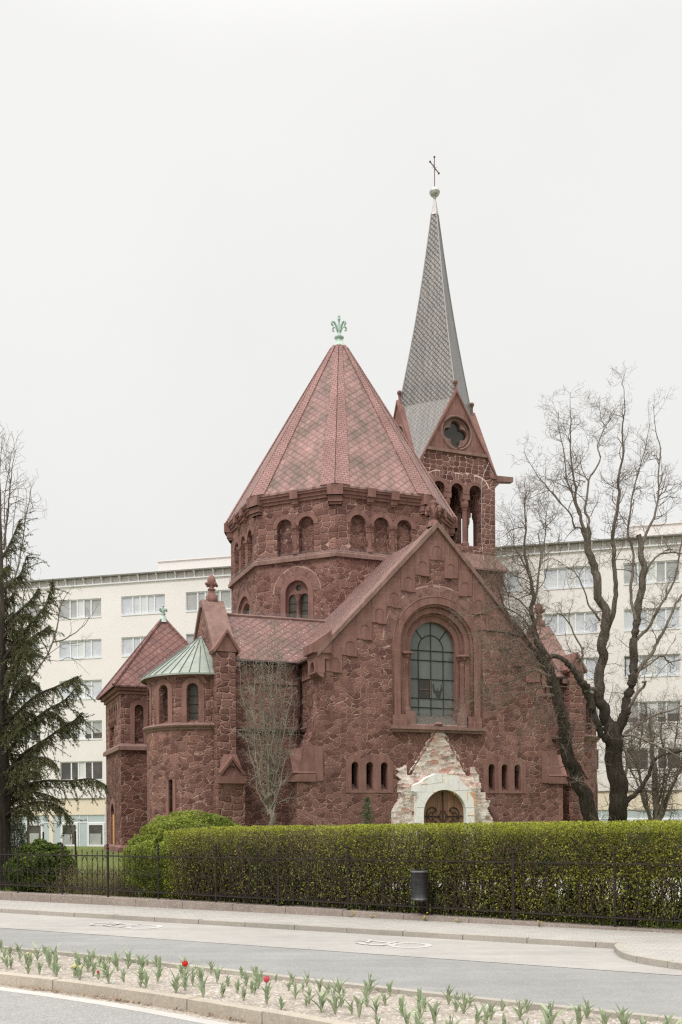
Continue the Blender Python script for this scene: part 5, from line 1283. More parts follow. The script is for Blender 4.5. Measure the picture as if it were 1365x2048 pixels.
for a, b in zip(posts[:-1], posts[1:]):
    if b < -19.5: continue
    mb = MB(); nb = 9 if b - a > 1.2 else 8
    for k in range(1, nb):
        t = a + (b - a) * k / nb; tall = k % 2 == 0
        zt_ = 1.10 if tall else 1.05; zb_ = zpl(t) + .01 if tall else zlow(t)
        mb.tube([S(t, CF, zb_), S(t, CF, zt_)], .0085, 5, False); mb.lathe(S(t, CF, zt_), [(.009, 0), (.018, .012), (.010, .03), (.006, .05), (.001, .07)], 6)
        mb.lathe(S(t, CF, .62), [(.009, -.03), (.02, 0), (.009, .03)], 6)
        t2 = a + (b - a) * (k + 1) / nb; w_ = (b - a) / nb
        if k % 2 == 0 or True:
            zl = zlow(t) + .02
            if tall and k + 1 <= nb:
                mb.tube([S(t + w_ * .5 - w_ * .5 * math.cos(q), CF, ztop(t) - .02 - .16 + .16 * math.sin(q)) for q in np.linspace(0, math.pi, 9)], .008, 4, False)
            mb.tube([S(t - w_ * .5 + w_ * .5 * math.cos(q), CF, zl + .13 - .13 * math.sin(q)) for q in np.linspace(.2, math.pi - .4, 8)], .008, 4, False)
            for sg in (-1, 1):
                mb.tube([S(t + sg * .03 + sg * .03 * math.cos(q), CF, .62 + .05 + .05 * math.sin(q)) for q in np.linspace(-2.2, 2.2, 8)], .006, 4, False)
    mb.build('picket_panel', M_iron, fence, off=fence.location)
# litter bin hung on the fence
bin_ = thing('litter_bin', 'dented black cylindrical litter bin hung on the iron fence in front of the hedge', 'litter bin', S(-7.49, 15.24, .34))
bl_ = S(-7.49, 15.24, .34)
mb = MB(); mb.lathe(bl_, [(.001, .012), (.13, .0), (.138, .01), (.138, .03), (.132, .035), (.134, .26), (.131, .48), (.138, .485)], 28); mb.build('body', M_bin, bin_, True, off=bl_)
mb = MB(); mb.lathe(bl_, [(.138, .485), (.152, .49), (.155, .51), (.148, .515), (.13, .51)], 28); mb.lathe(bl_, [(.138, .03), (.142, .035), (.138, .045)], 28); mb.build('rim', simple('worn_steel', (.22, .22, .22), .4, .2, 5, metallic=.6), bin_, False, off=bl_)
mb = MB()
for sg in (-1, 1): mb.tube([bl_ + SD * .06 * sg + Vector((0, 0, .5)), bl_ + SD * .06 * sg + SN * .14 + Vector((0, 0, .56)), bl_ + SD * .06 * sg + SN * .2 + Vector((0, 0, .5))], .008, 5)
mb.tube([bl_ + Vector((-.0, -.0, .52)) - SD * .1, bl_ + Vector((0, 0, .56)), bl_ + SD * .1 + Vector((0, 0, .52))], .006, 4); mb.build('bracket', M_iron, bin_, off=bl_)
mb = MB()
for z in (.15, .25, .36):
    mb.lathe(bl_ + Vector((0, 0, z)), [(.134, -.006), (.1365, 0), (.134, .006)], 24)
mb.build('pressed_bands', M_bin, bin_, off=bl_)

# ================================================================ FOLIAGE HELPERS
def leafquads(C, size, asp=.6, up=0.0, seed=1, outw=None):
    g = np.random.default_rng(seed); n = len(C)
    N = g.normal(size=(n, 3)); N[:, 2] += up
    if outw is not None: N += outw
    N /= np.linalg.norm(N, axis=1)[:, None] + 1e-9
    A = np.cross(N, g.normal(size=(n, 3))); A /= np.linalg.norm(A, axis=1)[:, None] + 1e-9
    B = np.cross(N, A); s = (size * g.uniform(.6, 1.3, n))[:, None]
    A = A * s; B = B * s * asp
    V = np.stack([C - A, C - B * .9, C + A, C + B * .9], 1).reshape(-1, 3)
    return V, np.arange(4 * n).reshape(n, 4)
def leafcloud(name, C, size, mat, parent, asp=.6, up=0.0, seed=1, outw=None):
    V, Fq = leafquads(np.asarray(C), size, asp, up, seed, outw)
    return fastmesh(name, V, Fq, mat, parent, off=parent.location if parent else None)
def vnoise(P_, s, seed=0):
    """cheap value noise on points"""
    g = np.random.default_rng(seed); T_ = g.random((16, 16, 16)); q = P_ / s; i = np.floor(q).astype(int); f = q - i; f = f * f * (3 - 2 * f); r_ = 0
    for dx in (0, 1):
        for dy in (0, 1):
            for dz in (0, 1):
                wgt = (f[:, 0] if dx else 1 - f[:, 0]) * (f[:, 1] if dy else 1 - f[:, 1]) * (f[:, 2] if dz else 1 - f[:, 2])
                r_ = r_ + wgt * T_[(i[:, 0] + dx) % 16, (i[:, 1] + dy) % 16, (i[:, 2] + dz) % 16]
    return r_
class Tubes:
    """many thin tubes at once"""
    def __init__(s): s.V = []; s.F = []; s.n = 0
    def add(s, pts, rad, k=3):
        pts = np.asarray(pts, float); m = len(pts); rad = np.broadcast_to(np.asarray(rad, float), (m,))
        t = np.gradient(pts, axis=0); t /= np.linalg.norm(t, axis=1)[:, None] + 1e-9
        ref = np.array([.3, .2, .93]) if abs(t[0] @ np.array([.3, .2, .93])) < .95 else np.array([1., 0, 0])
        a = np.cross(t, ref); a /= np.linalg.norm(a, axis=1)[:, None] + 1e-9; b = np.cross(t, a)
        th = np.arange(k) * 2 * np.pi / k
        V = pts[:, None, :] + (a[:, None, :] * np.cos(th)[None, :, None] + b[:, None, :] * np.sin(th)[None, :, None]) * rad[:, None, None]
        s.V.append(V.reshape(-1, 3)); i = s.n + np.arange(m * k).reshape(m, k); j = np.roll(i, -1, axis=1)
        s.F.append(np.stack([i[:-1], j[:-1], j[1:], i[1:]], -1).reshape(-1, 4)); s.n += m * k
    def build(s, name, mat, parent): return fastmesh(name, np.concatenate(s.V), np.concatenate(s.F), mat, parent, off=parent.location, smooth=True)
def wander(g, p, d, L, n, curl, trop):
    """curly branch: momentum random walk with an upward pull"""
    pts = [p]; d = d / (np.linalg.norm(d) + 1e-9); k = g.normal(size=3) * curl; st = L / n
    for i in range(n):
        k = k * .72 + g.normal(size=3) * curl; d = d + k + trop; d /= np.linalg.norm(d) + 1e-9; p = p + d * st; pts.append(p)
    return np.array(pts)
def grow(TB, g, path, rads, nchild, L, level, curl, trop, thick=None, tmin=.15, kids=(5, 4), seg=7, spread=.8, rmin=.004):
    m = len(path)
    for c in range(nchild):
        f = tmin + (1 - tmin) * g.random() ** .8; i = min(int(f * (m - 1)), m - 2)
        p = path[i] + (path[i + 1] - path[i]) * g.random(); t = path[i + 1] - path[i]; t /= np.linalg.norm(t) + 1e-9
        d = t * (1 - spread * .6) + g.normal(size=3) * spread * .6; l = L * g.uniform(.5, 1.25) * (1.15 - .55 * f)
        r0 = min(float(rads[i]) * .6, .004 + l * .0115); q = wander(g, p, d, l, seg, curl, trop)
        r = np.linspace(r0, max(rmin, r0 * .25), len(q))
        TB.add(q, r, 5 if r0 > .03 else (4 if r0 > .015 else 3))
        if level > 0: grow(TB, g, q, r, max(1, int(kids[len(kids) - level] * g.uniform(.6, 1.4))), L * .50, level - 1, curl * 1.1, trop, None, .1, kids, max(4, seg - 1), spread * 1.05, rmin)
def curltree(name, label, cat, base, limbs, Y, seed, trunkmat, twigmat, nch=7, L=1.5, levels=2, curl=.22, trop=(0, 0, .05), kids=(5, 4), dY=1.5, spread=.8, rmin=.004, group=None, wig=.05):
    root = thing(name, label, cat, base, 0, group); g = np.random.default_rng(seed); TK = Tubes(); TL = Tubes(); TW = Tubes(); trop = np.array(trop)
    for li, (pts, r0, r1, *opt) in enumerate(limbs):
        o0 = opt[0] if opt else g.uniform(-dY, dY) * .6; o1 = opt[1] if len(opt) > 1 else g.uniform(-dY, dY)
        mult = opt[2] if len(opt) > 2 else 1.0
        n_ = len(pts); P3 = [at(p[0], p[1], Y + o0 + (o1 - o0) * i / (n_ - 1)) for i, p in enumerate(pts)]
        rs = [r0 + (r1 - r0) * (i / (n_ - 1)) ** .8 for i in range(n_)]
        q, rr_ = catmull(P3, rs, 6); q = np.array([tuple(v) for v in q])
        wg = g.normal(size=(len(q), 3)); wg = (wg + np.roll(wg, 1, 0) + np.roll(wg, -1, 0)) / 3 * wig * np.clip(np.array(rr_) * 8, .3, 1.2)[:, None]; wg[0] = 0
        q = q + wg
        ns_ = g.normal(size=len(rr_)); ns_ = (np.roll(ns_, 1) + ns_ + np.roll(ns_, -1)) / 3; rr_ = np.array(rr_) * ((.93 if li == 0 else .80) + .02 * ns_)
        (TK if r0 > .13 or li == 0 else TL).add(q, rr_ * (1 if r0 > .13 else .82), 10 if r0 > .15 else 7)
        length = np.linalg.norm(np.diff(q, axis=0), axis=1).sum()
        if mult > 0: grow(TW, g, q, rr_, int(nch * length / 3 * mult) + 2, L, levels - 1, curl, trop, None, .08, kids, 8, spread, rmin)
    TK.build('trunk', trunkmat, root)
    if TL.V: TL.build('limbs', M_bark2 if twigmat is not M_twig2 else M_twig2, root)
    TW.build('crown', twigmat, root)
    return root

# ================================================================ TREES
YW = 36.0
W1 = [
 ([(1240, 1745), (1238, 1690), (1236, 1640), (1234, 1570), (1226, 1510), (1219, 1455)], .42, .31, 0, 0, .45),
 ([(1219, 1480), (1210, 1430), (1200, 1390), (1205, 1330), (1208, 1280), (1206, 1230), (1196, 1170), (1183, 1110), (1172, 1060)], .27, .15, 0, -.5),
 ([(1174, 1070), (1160, 1035), (1152, 990), (1148, 950), (1141, 890), (1143, 850), (1140, 798)], .11, .012, -.5, -1.0, 1.6),
 ([(1160, 1030), (1150, 1000), (1135, 960), (1128, 900), (1118, 860), (1116, 820)], .06, .01, -.6, -1.6, 1.6),
 ([(1178, 1085), (1178, 1050), (1172, 1010), (1180, 960), (1200, 920), (1196, 890), (1208, 855), (1202, 835), (1200, 818)], .09, .01, -.4, .8, 1.5),
 ([(1176, 1090), (1163, 1060), (1148, 1052), (1142, 1030), (1120, 1005), (1095, 975), (1072, 945), (1050, 910)], .07, .012, -.5, -1.5, 1.2),
 ([(1125, 1010), (1105, 985), (1085, 985), (1065, 995), (1045, 1000)], .035, .008, -.8, -1.6, 1.2),
 ([(1224, 1500), (1240, 1450), (1256, 1400), (1268, 1340), (1270, 1280), (1278, 1220), (1285, 1160), (1284, 1110), (1278, 1070)], .27, .12, 0, .8),
 ([(1280, 1090), (1300, 1055), (1312, 1010), (1318, 960), (1322, 900), (1312, 860), (1306, 808)], .09, .012, .8, 1.4, 1.5),
 ([(1272, 1240), (1262, 1180), (1268, 1120), (1258, 1070), (1262, 1010), (1275, 950), (1290, 900), (1300, 850)], .10, .014, .4, 1.5, 1.4),
 ([(1208, 1290), (1222, 1240), (1232, 1180), (1228, 1110), (1226, 1060), (1240, 990), (1237, 960), (1247, 900), (1246, 850), (1250, 820), (1247, 772)], .14, .012, 0, -.6, 1.5),
 ([(1245, 1440), (1262, 1405), (1290, 1370), (1286, 1362)], .11, .06, .2, -.6, .3),
 ([(1262, 1370), (1292, 1320), (1320, 1280), (1345, 1225), (1370, 1180)], .13, .05, .3, .9, 1.2),
 ([(1274, 1280), (1300, 1250), (1322, 1215), (1350, 1160), (1362, 1100), (1372, 1040)], .10, .03, .4, -.8, 1.3),
 ([(1285, 1160), (1305, 1125), (1330, 1105), (1365, 1108), (1390, 1100)], .07, .03, .5, 1.2, 1.2),
 ([(1262, 1350), (1290, 1335), (1325, 1312), (1340, 1325), (1370, 1318)], .07, .03, .2, 1.0, 1.0),
 ([(1243, 1480), (1262, 1460), (1290, 1440), (1315, 1428), (1345, 1420), (1385, 1400)], .10, .035, 0, 1.6, 1.2),
 ([(1246, 1470), (1275, 1475), (1300, 1485), (1330, 1500), (1375, 1520)], .09, .03, 0, -1.2, 1.2),
 ([(1244, 1615), (1262, 1595), (1282, 1578), (1298, 1550), (1306, 1525), (1330, 1510), (1375, 1500)], .14, .05, 0, 1.3, .8),
 ([(1240, 1490), (1252, 1510), (1257, 1530), (1250, 1555), (1246, 1580)], .09, .08, 0, .2, .3),
 ([(1222, 1500), (1204, 1470), (1190, 1430), (1178, 1395), (1172, 1372)], .15, .16, 0, -.6, .6),
 ([(1172, 1375), (1160, 1360), (1150, 1340), (1135, 1326), (1112, 1314), (1098, 1318), (1080, 1308), (1066, 1296), (1050, 1275), (1020, 1268), (985, 1262), (955, 1262)], .17, .02, -.7, -2.2, 1.7),
 ([(1165, 1370), (1162, 1330), (1164, 1300), (1150, 1270), (1130, 1235), (1115, 1225)], .09, .02, -.7, -1.0, 1.3),
 ([(1206, 1400), (1190, 1378), (1172, 1378)], .09, .1, 0, -.6, .1),
 ([(1100, 1312), (1070, 1270), (1045, 1235), (1010, 1215), (975, 1220), (940, 1232), (905, 1222)], .06, .008, -1.4, -3.0, 2.0),
 ([(1070, 1300), (1040, 1260), (1012, 1225), (1000, 1180), (975, 1160), (950, 1165)], .05, .008, -1.6, -2.6, 2.0),
 ([(1200, 1240), (1180, 1210), (1165, 1170), (1150, 1145), (1135, 1135)], .06, .015, -.2, -1.2, 1.3),
]
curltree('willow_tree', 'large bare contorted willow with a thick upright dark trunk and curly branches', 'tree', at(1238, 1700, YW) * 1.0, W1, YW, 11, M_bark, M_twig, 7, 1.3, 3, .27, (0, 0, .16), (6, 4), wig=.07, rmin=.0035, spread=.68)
W2 = [
 ([(1202, 1745), (1190, 1660), (1172, 1600), (1150, 1550), (1136, 1500), (1124, 1440), (1112, 1390), (1098, 1345), (1082, 1312)], .34, .17, 0, -.8, .9),
 ([(1085, 1318), (1073, 1280), (1066, 1240), (1066, 1200), (1060, 1150), (1050, 1105), (1052, 1060), (1050, 1010), (1052, 985)], .15, .012, -.8, -1.4, 1.7),
 ([(1066, 1210), (1076, 1165), (1080, 1120), (1090, 1080), (1092, 1040), (1096, 1010)], .08, .01, -1.0, -.2, 1.5),
 ([(1060, 1150), (1045, 1120), (1030, 1090), (1028, 1060), (1018, 1030)], .05, .008, -1.2, -2.2, 1.5),
 ([(1100, 1352), (1075, 1342), (1050, 1346), (1022, 1362), (990, 1372), (965, 1390), (940, 1405), (915, 1430)], .07, .01, -.9, -2.4, 1.4),
 ([(1104, 1375), (1075, 1372), (1040, 1385), (1010, 1405), (990, 1410)], .05, .01, -.9, -1.8, 1.2),
 ([(1090, 1335), (1060, 1320), (1030, 1315), (1000, 1322), (975, 1318)], .05, .01, -.9, -2.4, 1.6),
 ([(1108, 1392), (1095, 1390), (1075, 1395), (1072, 1420), (1066, 1445), (1052, 1470), (1044, 1490)], .05, .012, -1, -1.6, 1.0),
 ([(1082, 1310), (1055, 1300), (1035, 1280), (1015, 1285), (985, 1300), (955, 1290)], .05, .008, -.9, -2.6, 1.8),
 ([(1066, 1230), (1040, 1200), (1020, 1190), (1000, 1150), (985, 1120)], .05, .008, -1.1, -1.9, 1.5),
]
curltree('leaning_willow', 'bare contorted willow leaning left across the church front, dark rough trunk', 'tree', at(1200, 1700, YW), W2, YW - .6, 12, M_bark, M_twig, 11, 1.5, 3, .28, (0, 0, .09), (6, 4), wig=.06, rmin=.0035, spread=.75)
W3 = [([(1312, 1722), (1312, 1640), (1310, 1600), (1308, 1540), (1302, 1480), (1300, 1430)], .24, .06, 0, 0, 1.5)]
for (a, b, c_, d, e) in ((1300, 1290, 1270, 1262, 1250), (1305, 1285, 1278, 1285, 1280), (1318, 1330, 1345, 1355, 1360), (1320, 1345, 1365, 1380, 1390), (1310, 1325, 1330, 1322, 1330), (1300, 1280, 1255, 1240, 1232), (1316, 1340, 1372, 1392, 1400)):
    W3.append(([(a, 1640), (b, 1580), (c_, 1520), (d, 1460), (e, 1400)], .10, .012, 0, random.uniform(-2, 2), 1.5))
curltree('shrubby_willow', 'smaller many-stemmed bare willow at the right edge behind the big one', 'tree', at(1312, 1716, 44), W3, 44, 13, M_bark2, M_twig, 13, 1.5, 3, .24, (0, 0, .06), (5, 4), wig=.08)
# fastigiate bare tree in front of the left transept wall
W4 = []
g4 = random.Random(5)
stems = [(480, 1330), (492, 1310), (505, 1300), (515, 1285), (528, 1300), (540, 1270), (548, 1238), (556, 1255), (565, 1290), (572, 1320), (585, 1360), (592, 1400), (486, 1400), (500, 1420), (520, 1360), (560, 1340)]
W4.append(([(541, 1740), (541, 1690), (540, 1650), (541, 1610), (543, 1580)], .17, .12, 0, 0, .3))
for k, (x, y) in enumerate(stems):
    x0 = 541 + g4.uniform(-6, 6); y0 = g4.uniform(1560, 1630); n_ = 6
    pts = []
    for q in range(n_):
        f = q / (n_ - 1); fx_ = f ** .55; pts.append((x0 + (x - x0) * fx_ + g4.uniform(-5, 5) * (0 < f < 1), y0 + (y - y0) * f))
    W4.append((pts, .05, .007, 0, g4.uniform(-1.0, .6), 1.3))
curltree('upright_bare_tree', 'slim bare tree with greenish upright twisting stems before the left wing wall', 'tree', at(541, 1700, 42.2), W4, 42.2, 14, M_bark2, M_twig2, 13, .95, 2, .27, (0, 0, .13), (5, 3), wig=.16, spread=.7, dY=.8)
# bare trees at the left edge
W5 = []
for (pts) in ([(6, 1500), (4, 1350), (2, 1200), (3, 1060), (0, 950), (5, 870)], [(10, 1480), (12, 1330), (14, 1180), (12, 1080), (10, 1000), (20, 930), (24, 900)], [(20, 1450), (30, 1320), (28, 1180), (40, 1120), (50, 1050), (60, 1000), (68, 1020)],
              [(14, 1400), (26, 1300), (20, 1200), (22, 1120), (28, 1050), (34, 990)], [(-10, 1450), (-16, 1300), (-12, 1150), (-14, 1000), (-10, 900)], [(24, 1400), (40, 1300), (46, 1220), (52, 1160), (58, 1120)], [(8, 1100), (16, 1030), (20, 980), (24, 940), (32, 900)]):
    W5.append((pts, .055, .010, random.uniform(-1, 1), random.uniform(-1, 1), 1.1))
W5.insert(0, ([(8, 1760), (8, 1690), (8, 1600), (9, 1500)], .12, .1, 0, 0, .2))
curltree('edge_bare_tree', 'tall thin bare tree rising above the spruce at the left edge', 'tree', at(8, 1720, 32), W5, 32, 15, M_bark2, M_twig, 8, 1.1, 2, .16, (0, 0, .12), (4, 3), spread=.6)
W6 = [([(60, 1770), (58, 1700), (56, 1640), (54, 1560), (52, 1480), (52, 1430)], .05, .045, 0, 0, .3), ([(52, 1440), (48, 1400), (54, 1370), (75, 1340), (95, 1310), (108, 1280)], .045, .03, 0, .3, .6), ([(106, 1285), (116, 1250), (120, 1215), (124, 1206), (112, 1170)], .04, .010, .3, .6, .5), ([(122, 1208), (140, 1180), (147, 1172)], .018, .006, .5, .9, .4),
      ([(106, 1285), (130, 1278), (155, 1262), (168, 1250), (185, 1228), (198, 1208)], .035, .006, .3, 1.2, .5), ([(95, 1312), (125, 1290), (160, 1285), (185, 1270)], .018, .005, .2, 1.6, .6), ([(95, 1320), (120, 1322), (140, 1315), (160, 1330), (180, 1350)], .015, .005, .2, 1.0, .6), ([(120, 1212), (128, 1240), (108, 1220), (100, 1200)], .01, .005, .4, .8, .6)]
curltree('bare_sapling', 'thin bare sapling reaching right beyond the drooping spruce boughs', 'tree', at(96, 1735, 27), W6, 27, 16, M_bark2, M_twig, 6, .6, 2, .14, (0, 0, .06), (3, 2), spread=.7, wig=.03)

# spruce with drooping boughs
YS = 25.0
spr = thing('spruce_tree', 'dark green spruce with long drooping boughs at the left edge', 'tree', at(4, 1770, YS))
TK = Tubes(); g = np.random.default_rng(21); tp = [at(2, 1790, YS), at(4, 1700, YS), at(2, 1500, YS), at(-2, 1300, YS), at(-4, 1100, YS), at(-8, 900, YS)]
q, r_ = catmull(tp, [.26, .22, .2, .17, .12, .06], 6); TK.add(np.array([tuple(v) for v in q]), r_, 10)
boughs = [([(0, 1120), (14, 1100), (26, 1075), (40, 1040)], 0), ([(-4, 1200), (20, 1165), (40, 1150), (55, 1110)], .4), ([(0, 1330), (40, 1275), (72, 1235), (96, 1205), (106, 1162)], -.8), ([(0, 1260), (30, 1230), (62, 1200), (78, 1175)], .5),
          ([(0, 1390), (35, 1320), (60, 1280), (85, 1262), (100, 1250)], .8), ([(0, 1460), (40, 1420), (75, 1390), (110, 1375), (140, 1360), (156, 1352)], -.9), ([(0, 1500), (50, 1455), (95, 1420), (130, 1400), (158, 1368)], .3),
          ([(0, 1560), (45, 1510), (90, 1480), (125, 1455), (150, 1440), (163, 1425)], -.4), ([(0, 1530), (35, 1480), (70, 1440), (105, 1425), (128, 1440)], 1.0), ([(0, 1600), (40, 1575), (90, 1562), (140, 1562), (185, 1558), (214, 1572)], -1.0),
          ([(0, 1640), (30, 1600), (62, 1585), (95, 1590), (120, 1600)], .4), ([(0, 1620), (25, 1570), (50, 1545), (80, 1545)], .9), ([(0, 1480), (22, 1400), (40, 1360), (60, 1350)], -.3), ([(0, 1420), (22, 1350), (42, 1300), (60, 1290)], -1.2),
          ([(0, 1560), (30, 1530), (60, 1520), (90, 1515), (115, 1530)], -1.3), ([(0, 1350), (18, 1300), (34, 1270), (44, 1250)], 1.2), ([(-4, 1170), (8, 1140), (20, 1130)], -.5), ([(0, 1660), (22, 1630), (45, 1620), (65, 1630)], 0), ([(0, 1440), (30, 1390), (55, 1365), (78, 1372)], .1), ([(0, 1290), (25, 1250), (45, 1230), (62, 1228)], -.4),
          ([(0, 1590), (28, 1550), (52, 1520), (72, 1490), (88, 1480)], -.6), ([(0, 1510), (26, 1470), (50, 1440), (66, 1420)], .7), ([(0, 1640), (40, 1612), (80, 1604), (118, 1612), (140, 1640)], -.9)]
NP = []; ND = []
for k in range(26):      # boughs all round the trunk
    z = g.uniform(2.4, 7.4); a = g.uniform(0, 6.28); l = g.uniform(.7, 1.7) * (1.1 - z / 12)
    b = at(2, 1760, YS); b.z = z; e = b + Vector((math.cos(a) * l, math.sin(a) * l, g.uniform(.0, .5))); m_ = (b + e) / 2 - Vector((0, 0, .12))
    boughs.append(([b, m_, e], None))
for pts, oy in boughs:
    P3 = pts if oy is None else [at(p[0], p[1], YS + oy * i / (len(pts) - 1) * 1.6) for i, p in enumerate(pts)]; rs = list(np.linspace(.05, .008, len(pts)))
    q, r_ = catmull(P3, rs, 5); q = np.array([tuple(v) for v in q]); TK.add(q, r_, 5)
    Lb = np.linalg.norm(np.diff(q, axis=0), axis=1).sum()
    for k in range(int(Lb * 62)):
        f = .16 + .84 * g.random(); i = min(int(f * (len(q) - 1)), len(q) - 2); p = q[i]; t = q[i + 1] - q[i]; t /= np.linalg.norm(t)
        side = np.cross(t, [0, 0, 1.]) * g.choice([-1, 1]); d = t * .7 + side * g.uniform(.0, .7) + np.array([0, 0, -1]) * g.uniform(.2, 1.2)
        l = g.uniform(.12, .30 if g.random() < .7 else .85) * (1.2 - .4 * f); s_ = wander(g, p, d, l, 5, .10, np.array([0, 0, -.12])); TK.add(s_, np.linspace(.006, .003, 6), 3)
        for m_ in range(int(l * 110)):
            a = g.random() * 4.99; i2 = int(a); pp = s_[i2] + (s_[i2 + 1] - s_[i2]) * (a - i2); tt_ = s_[i2 + 1] - s_[i2]; tt_ /= np.linalg.norm(tt_)
            NP.append(pp + g.normal(size=3) * .008); ND.append(tt_ * .8 + g.normal(size=3) * .55)
NP = np.array(NP); ND = np.array(ND); ND /= np.linalg.norm(ND, axis=1)[:, None]
sd_ = np.cross(ND, g.normal(size=ND.shape)); sd_ /= np.linalg.norm(sd_, axis=1)[:, None]
ln_ = g.uniform(.025, .055, len(NP))[:, None]
V = np.stack([NP - sd_ * .006, NP + sd_ * .006, NP + ND * ln_ + sd_ * .004, NP + ND * ln_ - sd_ * .004], 1).reshape(-1, 3)
TK.build('trunk', M_bark, spr); fastmesh('crown', V, np.arange(len(V)).reshape(-1, 4), M_spr, spr, off=spr.location)
def blob(name, label, cat, px, py, Y, rx, ry, rz, n, size, mat, seed, stem=None, flat=0.0, thick=.35, asp=.6, group=None, core=None, twn=0):
    """shrub: leaves through the outer shell of a lumpy ellipsoid; px,py = top centre"""
    top = at(px, py, Y); base = Vector((top.x, top.y, gz(SN.dot(Vector((top.x, top.y, 0)))))); H_ = top.z - base.z
    root = thing(name, label, cat, base, 0, group); g = np.random.default_rng(seed)
    D = g.normal(size=(n, 3)); D /= np.linalg.norm(D, axis=1)[:, None]; c = np.array([base.x, base.y, base.z + H_ - rz])
    lump = .76 + .26 * vnoise(D * 3 + 20, .9, seed) + .18 * vnoise(D * 3 + 60, .35, seed) ; rad = lump * (1 - thick * g.random(n) ** 2.2)
    C = c + D * np.array([rx, ry, rz]) * rad[:, None]; keep = C[:, 2] > base.z + .04
    keep &= (vnoise(C * 1.0 + 50, .13, seed + 1) > .27)
    leafcloud('leaves', C[keep], size, mat, root, asp, .5, seed, outw=D[keep] * .45)
    TB = Tubes()
    for k in range(40 + twn):
        a = g.random() * 6.28; e = np.array([math.cos(a) * rx * g.uniform(.2, .95), math.sin(a) * ry * g.uniform(.2, .95), 0]) + c + np.array([0, 0, rz * g.uniform(-.2, .7)])
        b0 = np.array([base.x + g.normal() * rx * .25, base.y + g.normal() * ry * .25, base.z]); m_ = (b0 + e) / 2 + g.normal(size=3) * .08
        TB.add(np.array([b0, (b0 + m_) / 2, m_, (m_ + e) / 2, e]), np.linspace(.014, .004, 5), 3)
    TB.build('stems', M_hstem, root); return root
blob('clipped_shrub', 'big rounded bright green shrub at the left end of the hedge', 'shrub', 384, 1626, 21.5, 1.36, 1.15, 1.05, 75000, .027, M_bush, 31, thick=.22)
blob('light_green_shrub', 'small bright green shrub tucked beside the left end of the hedge', 'shrub', 262, 1690, 22.0, .25, .3, .55, 6000, .018, M_bush, 32, thick=.6)
blob('boxwood_bush', 'rounded dark green boxwood bush behind the iron fence at the left', 'bush', 84, 1684, 23.2, .78, .8, .66, 42000, .032, M_box, 33, thick=.22)
blob('dark_yew', 'dark evergreen bush half hidden beside the spruce trunk', 'bush', 26, 1625, 27, .42, .4, .9, 20000, .024, M_yew, 34, thick=.4, asp=.3)
# small conifer against the facade
con = thing('young_conifer', 'small pointed young conifer above the hedge left of the doorway', 'conifer', at(740, 1748, 30)); g = np.random.default_rng(41)
TB = Tubes(); b0 = np.array(tuple(at(741, 1748, 30))); e = np.array(tuple(at(735, 1594, 30))); ax = np.linspace(0, 1, 8)[:, None]; tr_ = b0 + (e - b0) * ax + np.array([.02, 0, 0]) * np.sin(ax * 6); TB.add(tr_, np.linspace(.03, .006, 8), 5)
CC = []
for k in range(250):
    f = g.random() ** .95; p = b0 + (e - b0) * f; a = g.random() * 6.28; l = (.52 * (1 - f) ** .8 + .05) * g.uniform(.6, 1.1); d = np.array([math.cos(a), math.sin(a), .25]); q = np.array([p, p + d * l * .5 + [0, 0, .02], p + d * l]); TB.add(q, [.006, .004, .003], 3)
    for m_ in range(26):
        t = g.random(); CC.append(p + d * l * (.15 + .85 * t) + g.normal(size=3) * .016)
TB.build('trunk', M_bark2, con); leafcloud('crown', CC, .022, M_thu, con, .3, .3, 42)

# ================================================================ HEDGE
hedge = thing('hedge', 'long clipped privet hedge behind the iron fence, green on top and twiggy below', 'hedge', S(-6, 16.3)); g = np.random.default_rng(51)
def hz(t): return np.interp(t, [-13.2, -12.2, -11, -7.5, -3.4, 3], [1.52, 1.60, 1.60, 1.63, 1.66, 1.66])
n = 380000; T = g.uniform(-13.3, 2.5, n); Cc = 15.43 + 1.3 * g.random(n) ** 1.8; Zz = g.random(n) ** .75 * (hz(T) + .03)
P3 = np.stack([SD.x * T + SN.x * Cc, SD.y * T + SN.y * Cc, Zz], 1)
nz_ = vnoise(P3 + 50, .42, 5); nf = vnoise(P3 + 70, .10, 6); fz = Zz / hz(T)
green = np.interp(T, [-13.2, -12.4, -11, -9, -7.6, -6.2, -3.6, -2.9, 3], [.85, .40, .30, .42, .62, .92, 1.05, .50, .55])
dens = green * np.interp(fz, [0, .12, .45, .7, .93, 1], [.20, .34, .55, .70, 1.0, 1.1]) * (.35 + 1.2 * nz_) + np.where(fz > .955, .6, 0)
edge_ = hz(T) + .04 * (vnoise(P3 + 3, .9, 17) - .5) + .06 * (vnoise(P3 + 9, .2, 7) - .5) + .02
keep = (g.random(n) < dens) & (nf > .30 * (1.2 - green)) & (Zz < edge_)
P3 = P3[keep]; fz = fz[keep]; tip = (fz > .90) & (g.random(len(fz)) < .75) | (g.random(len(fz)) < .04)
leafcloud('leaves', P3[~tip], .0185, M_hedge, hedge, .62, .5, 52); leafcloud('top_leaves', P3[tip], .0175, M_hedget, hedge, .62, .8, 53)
TB = Tubes(); TB2 = Tubes()
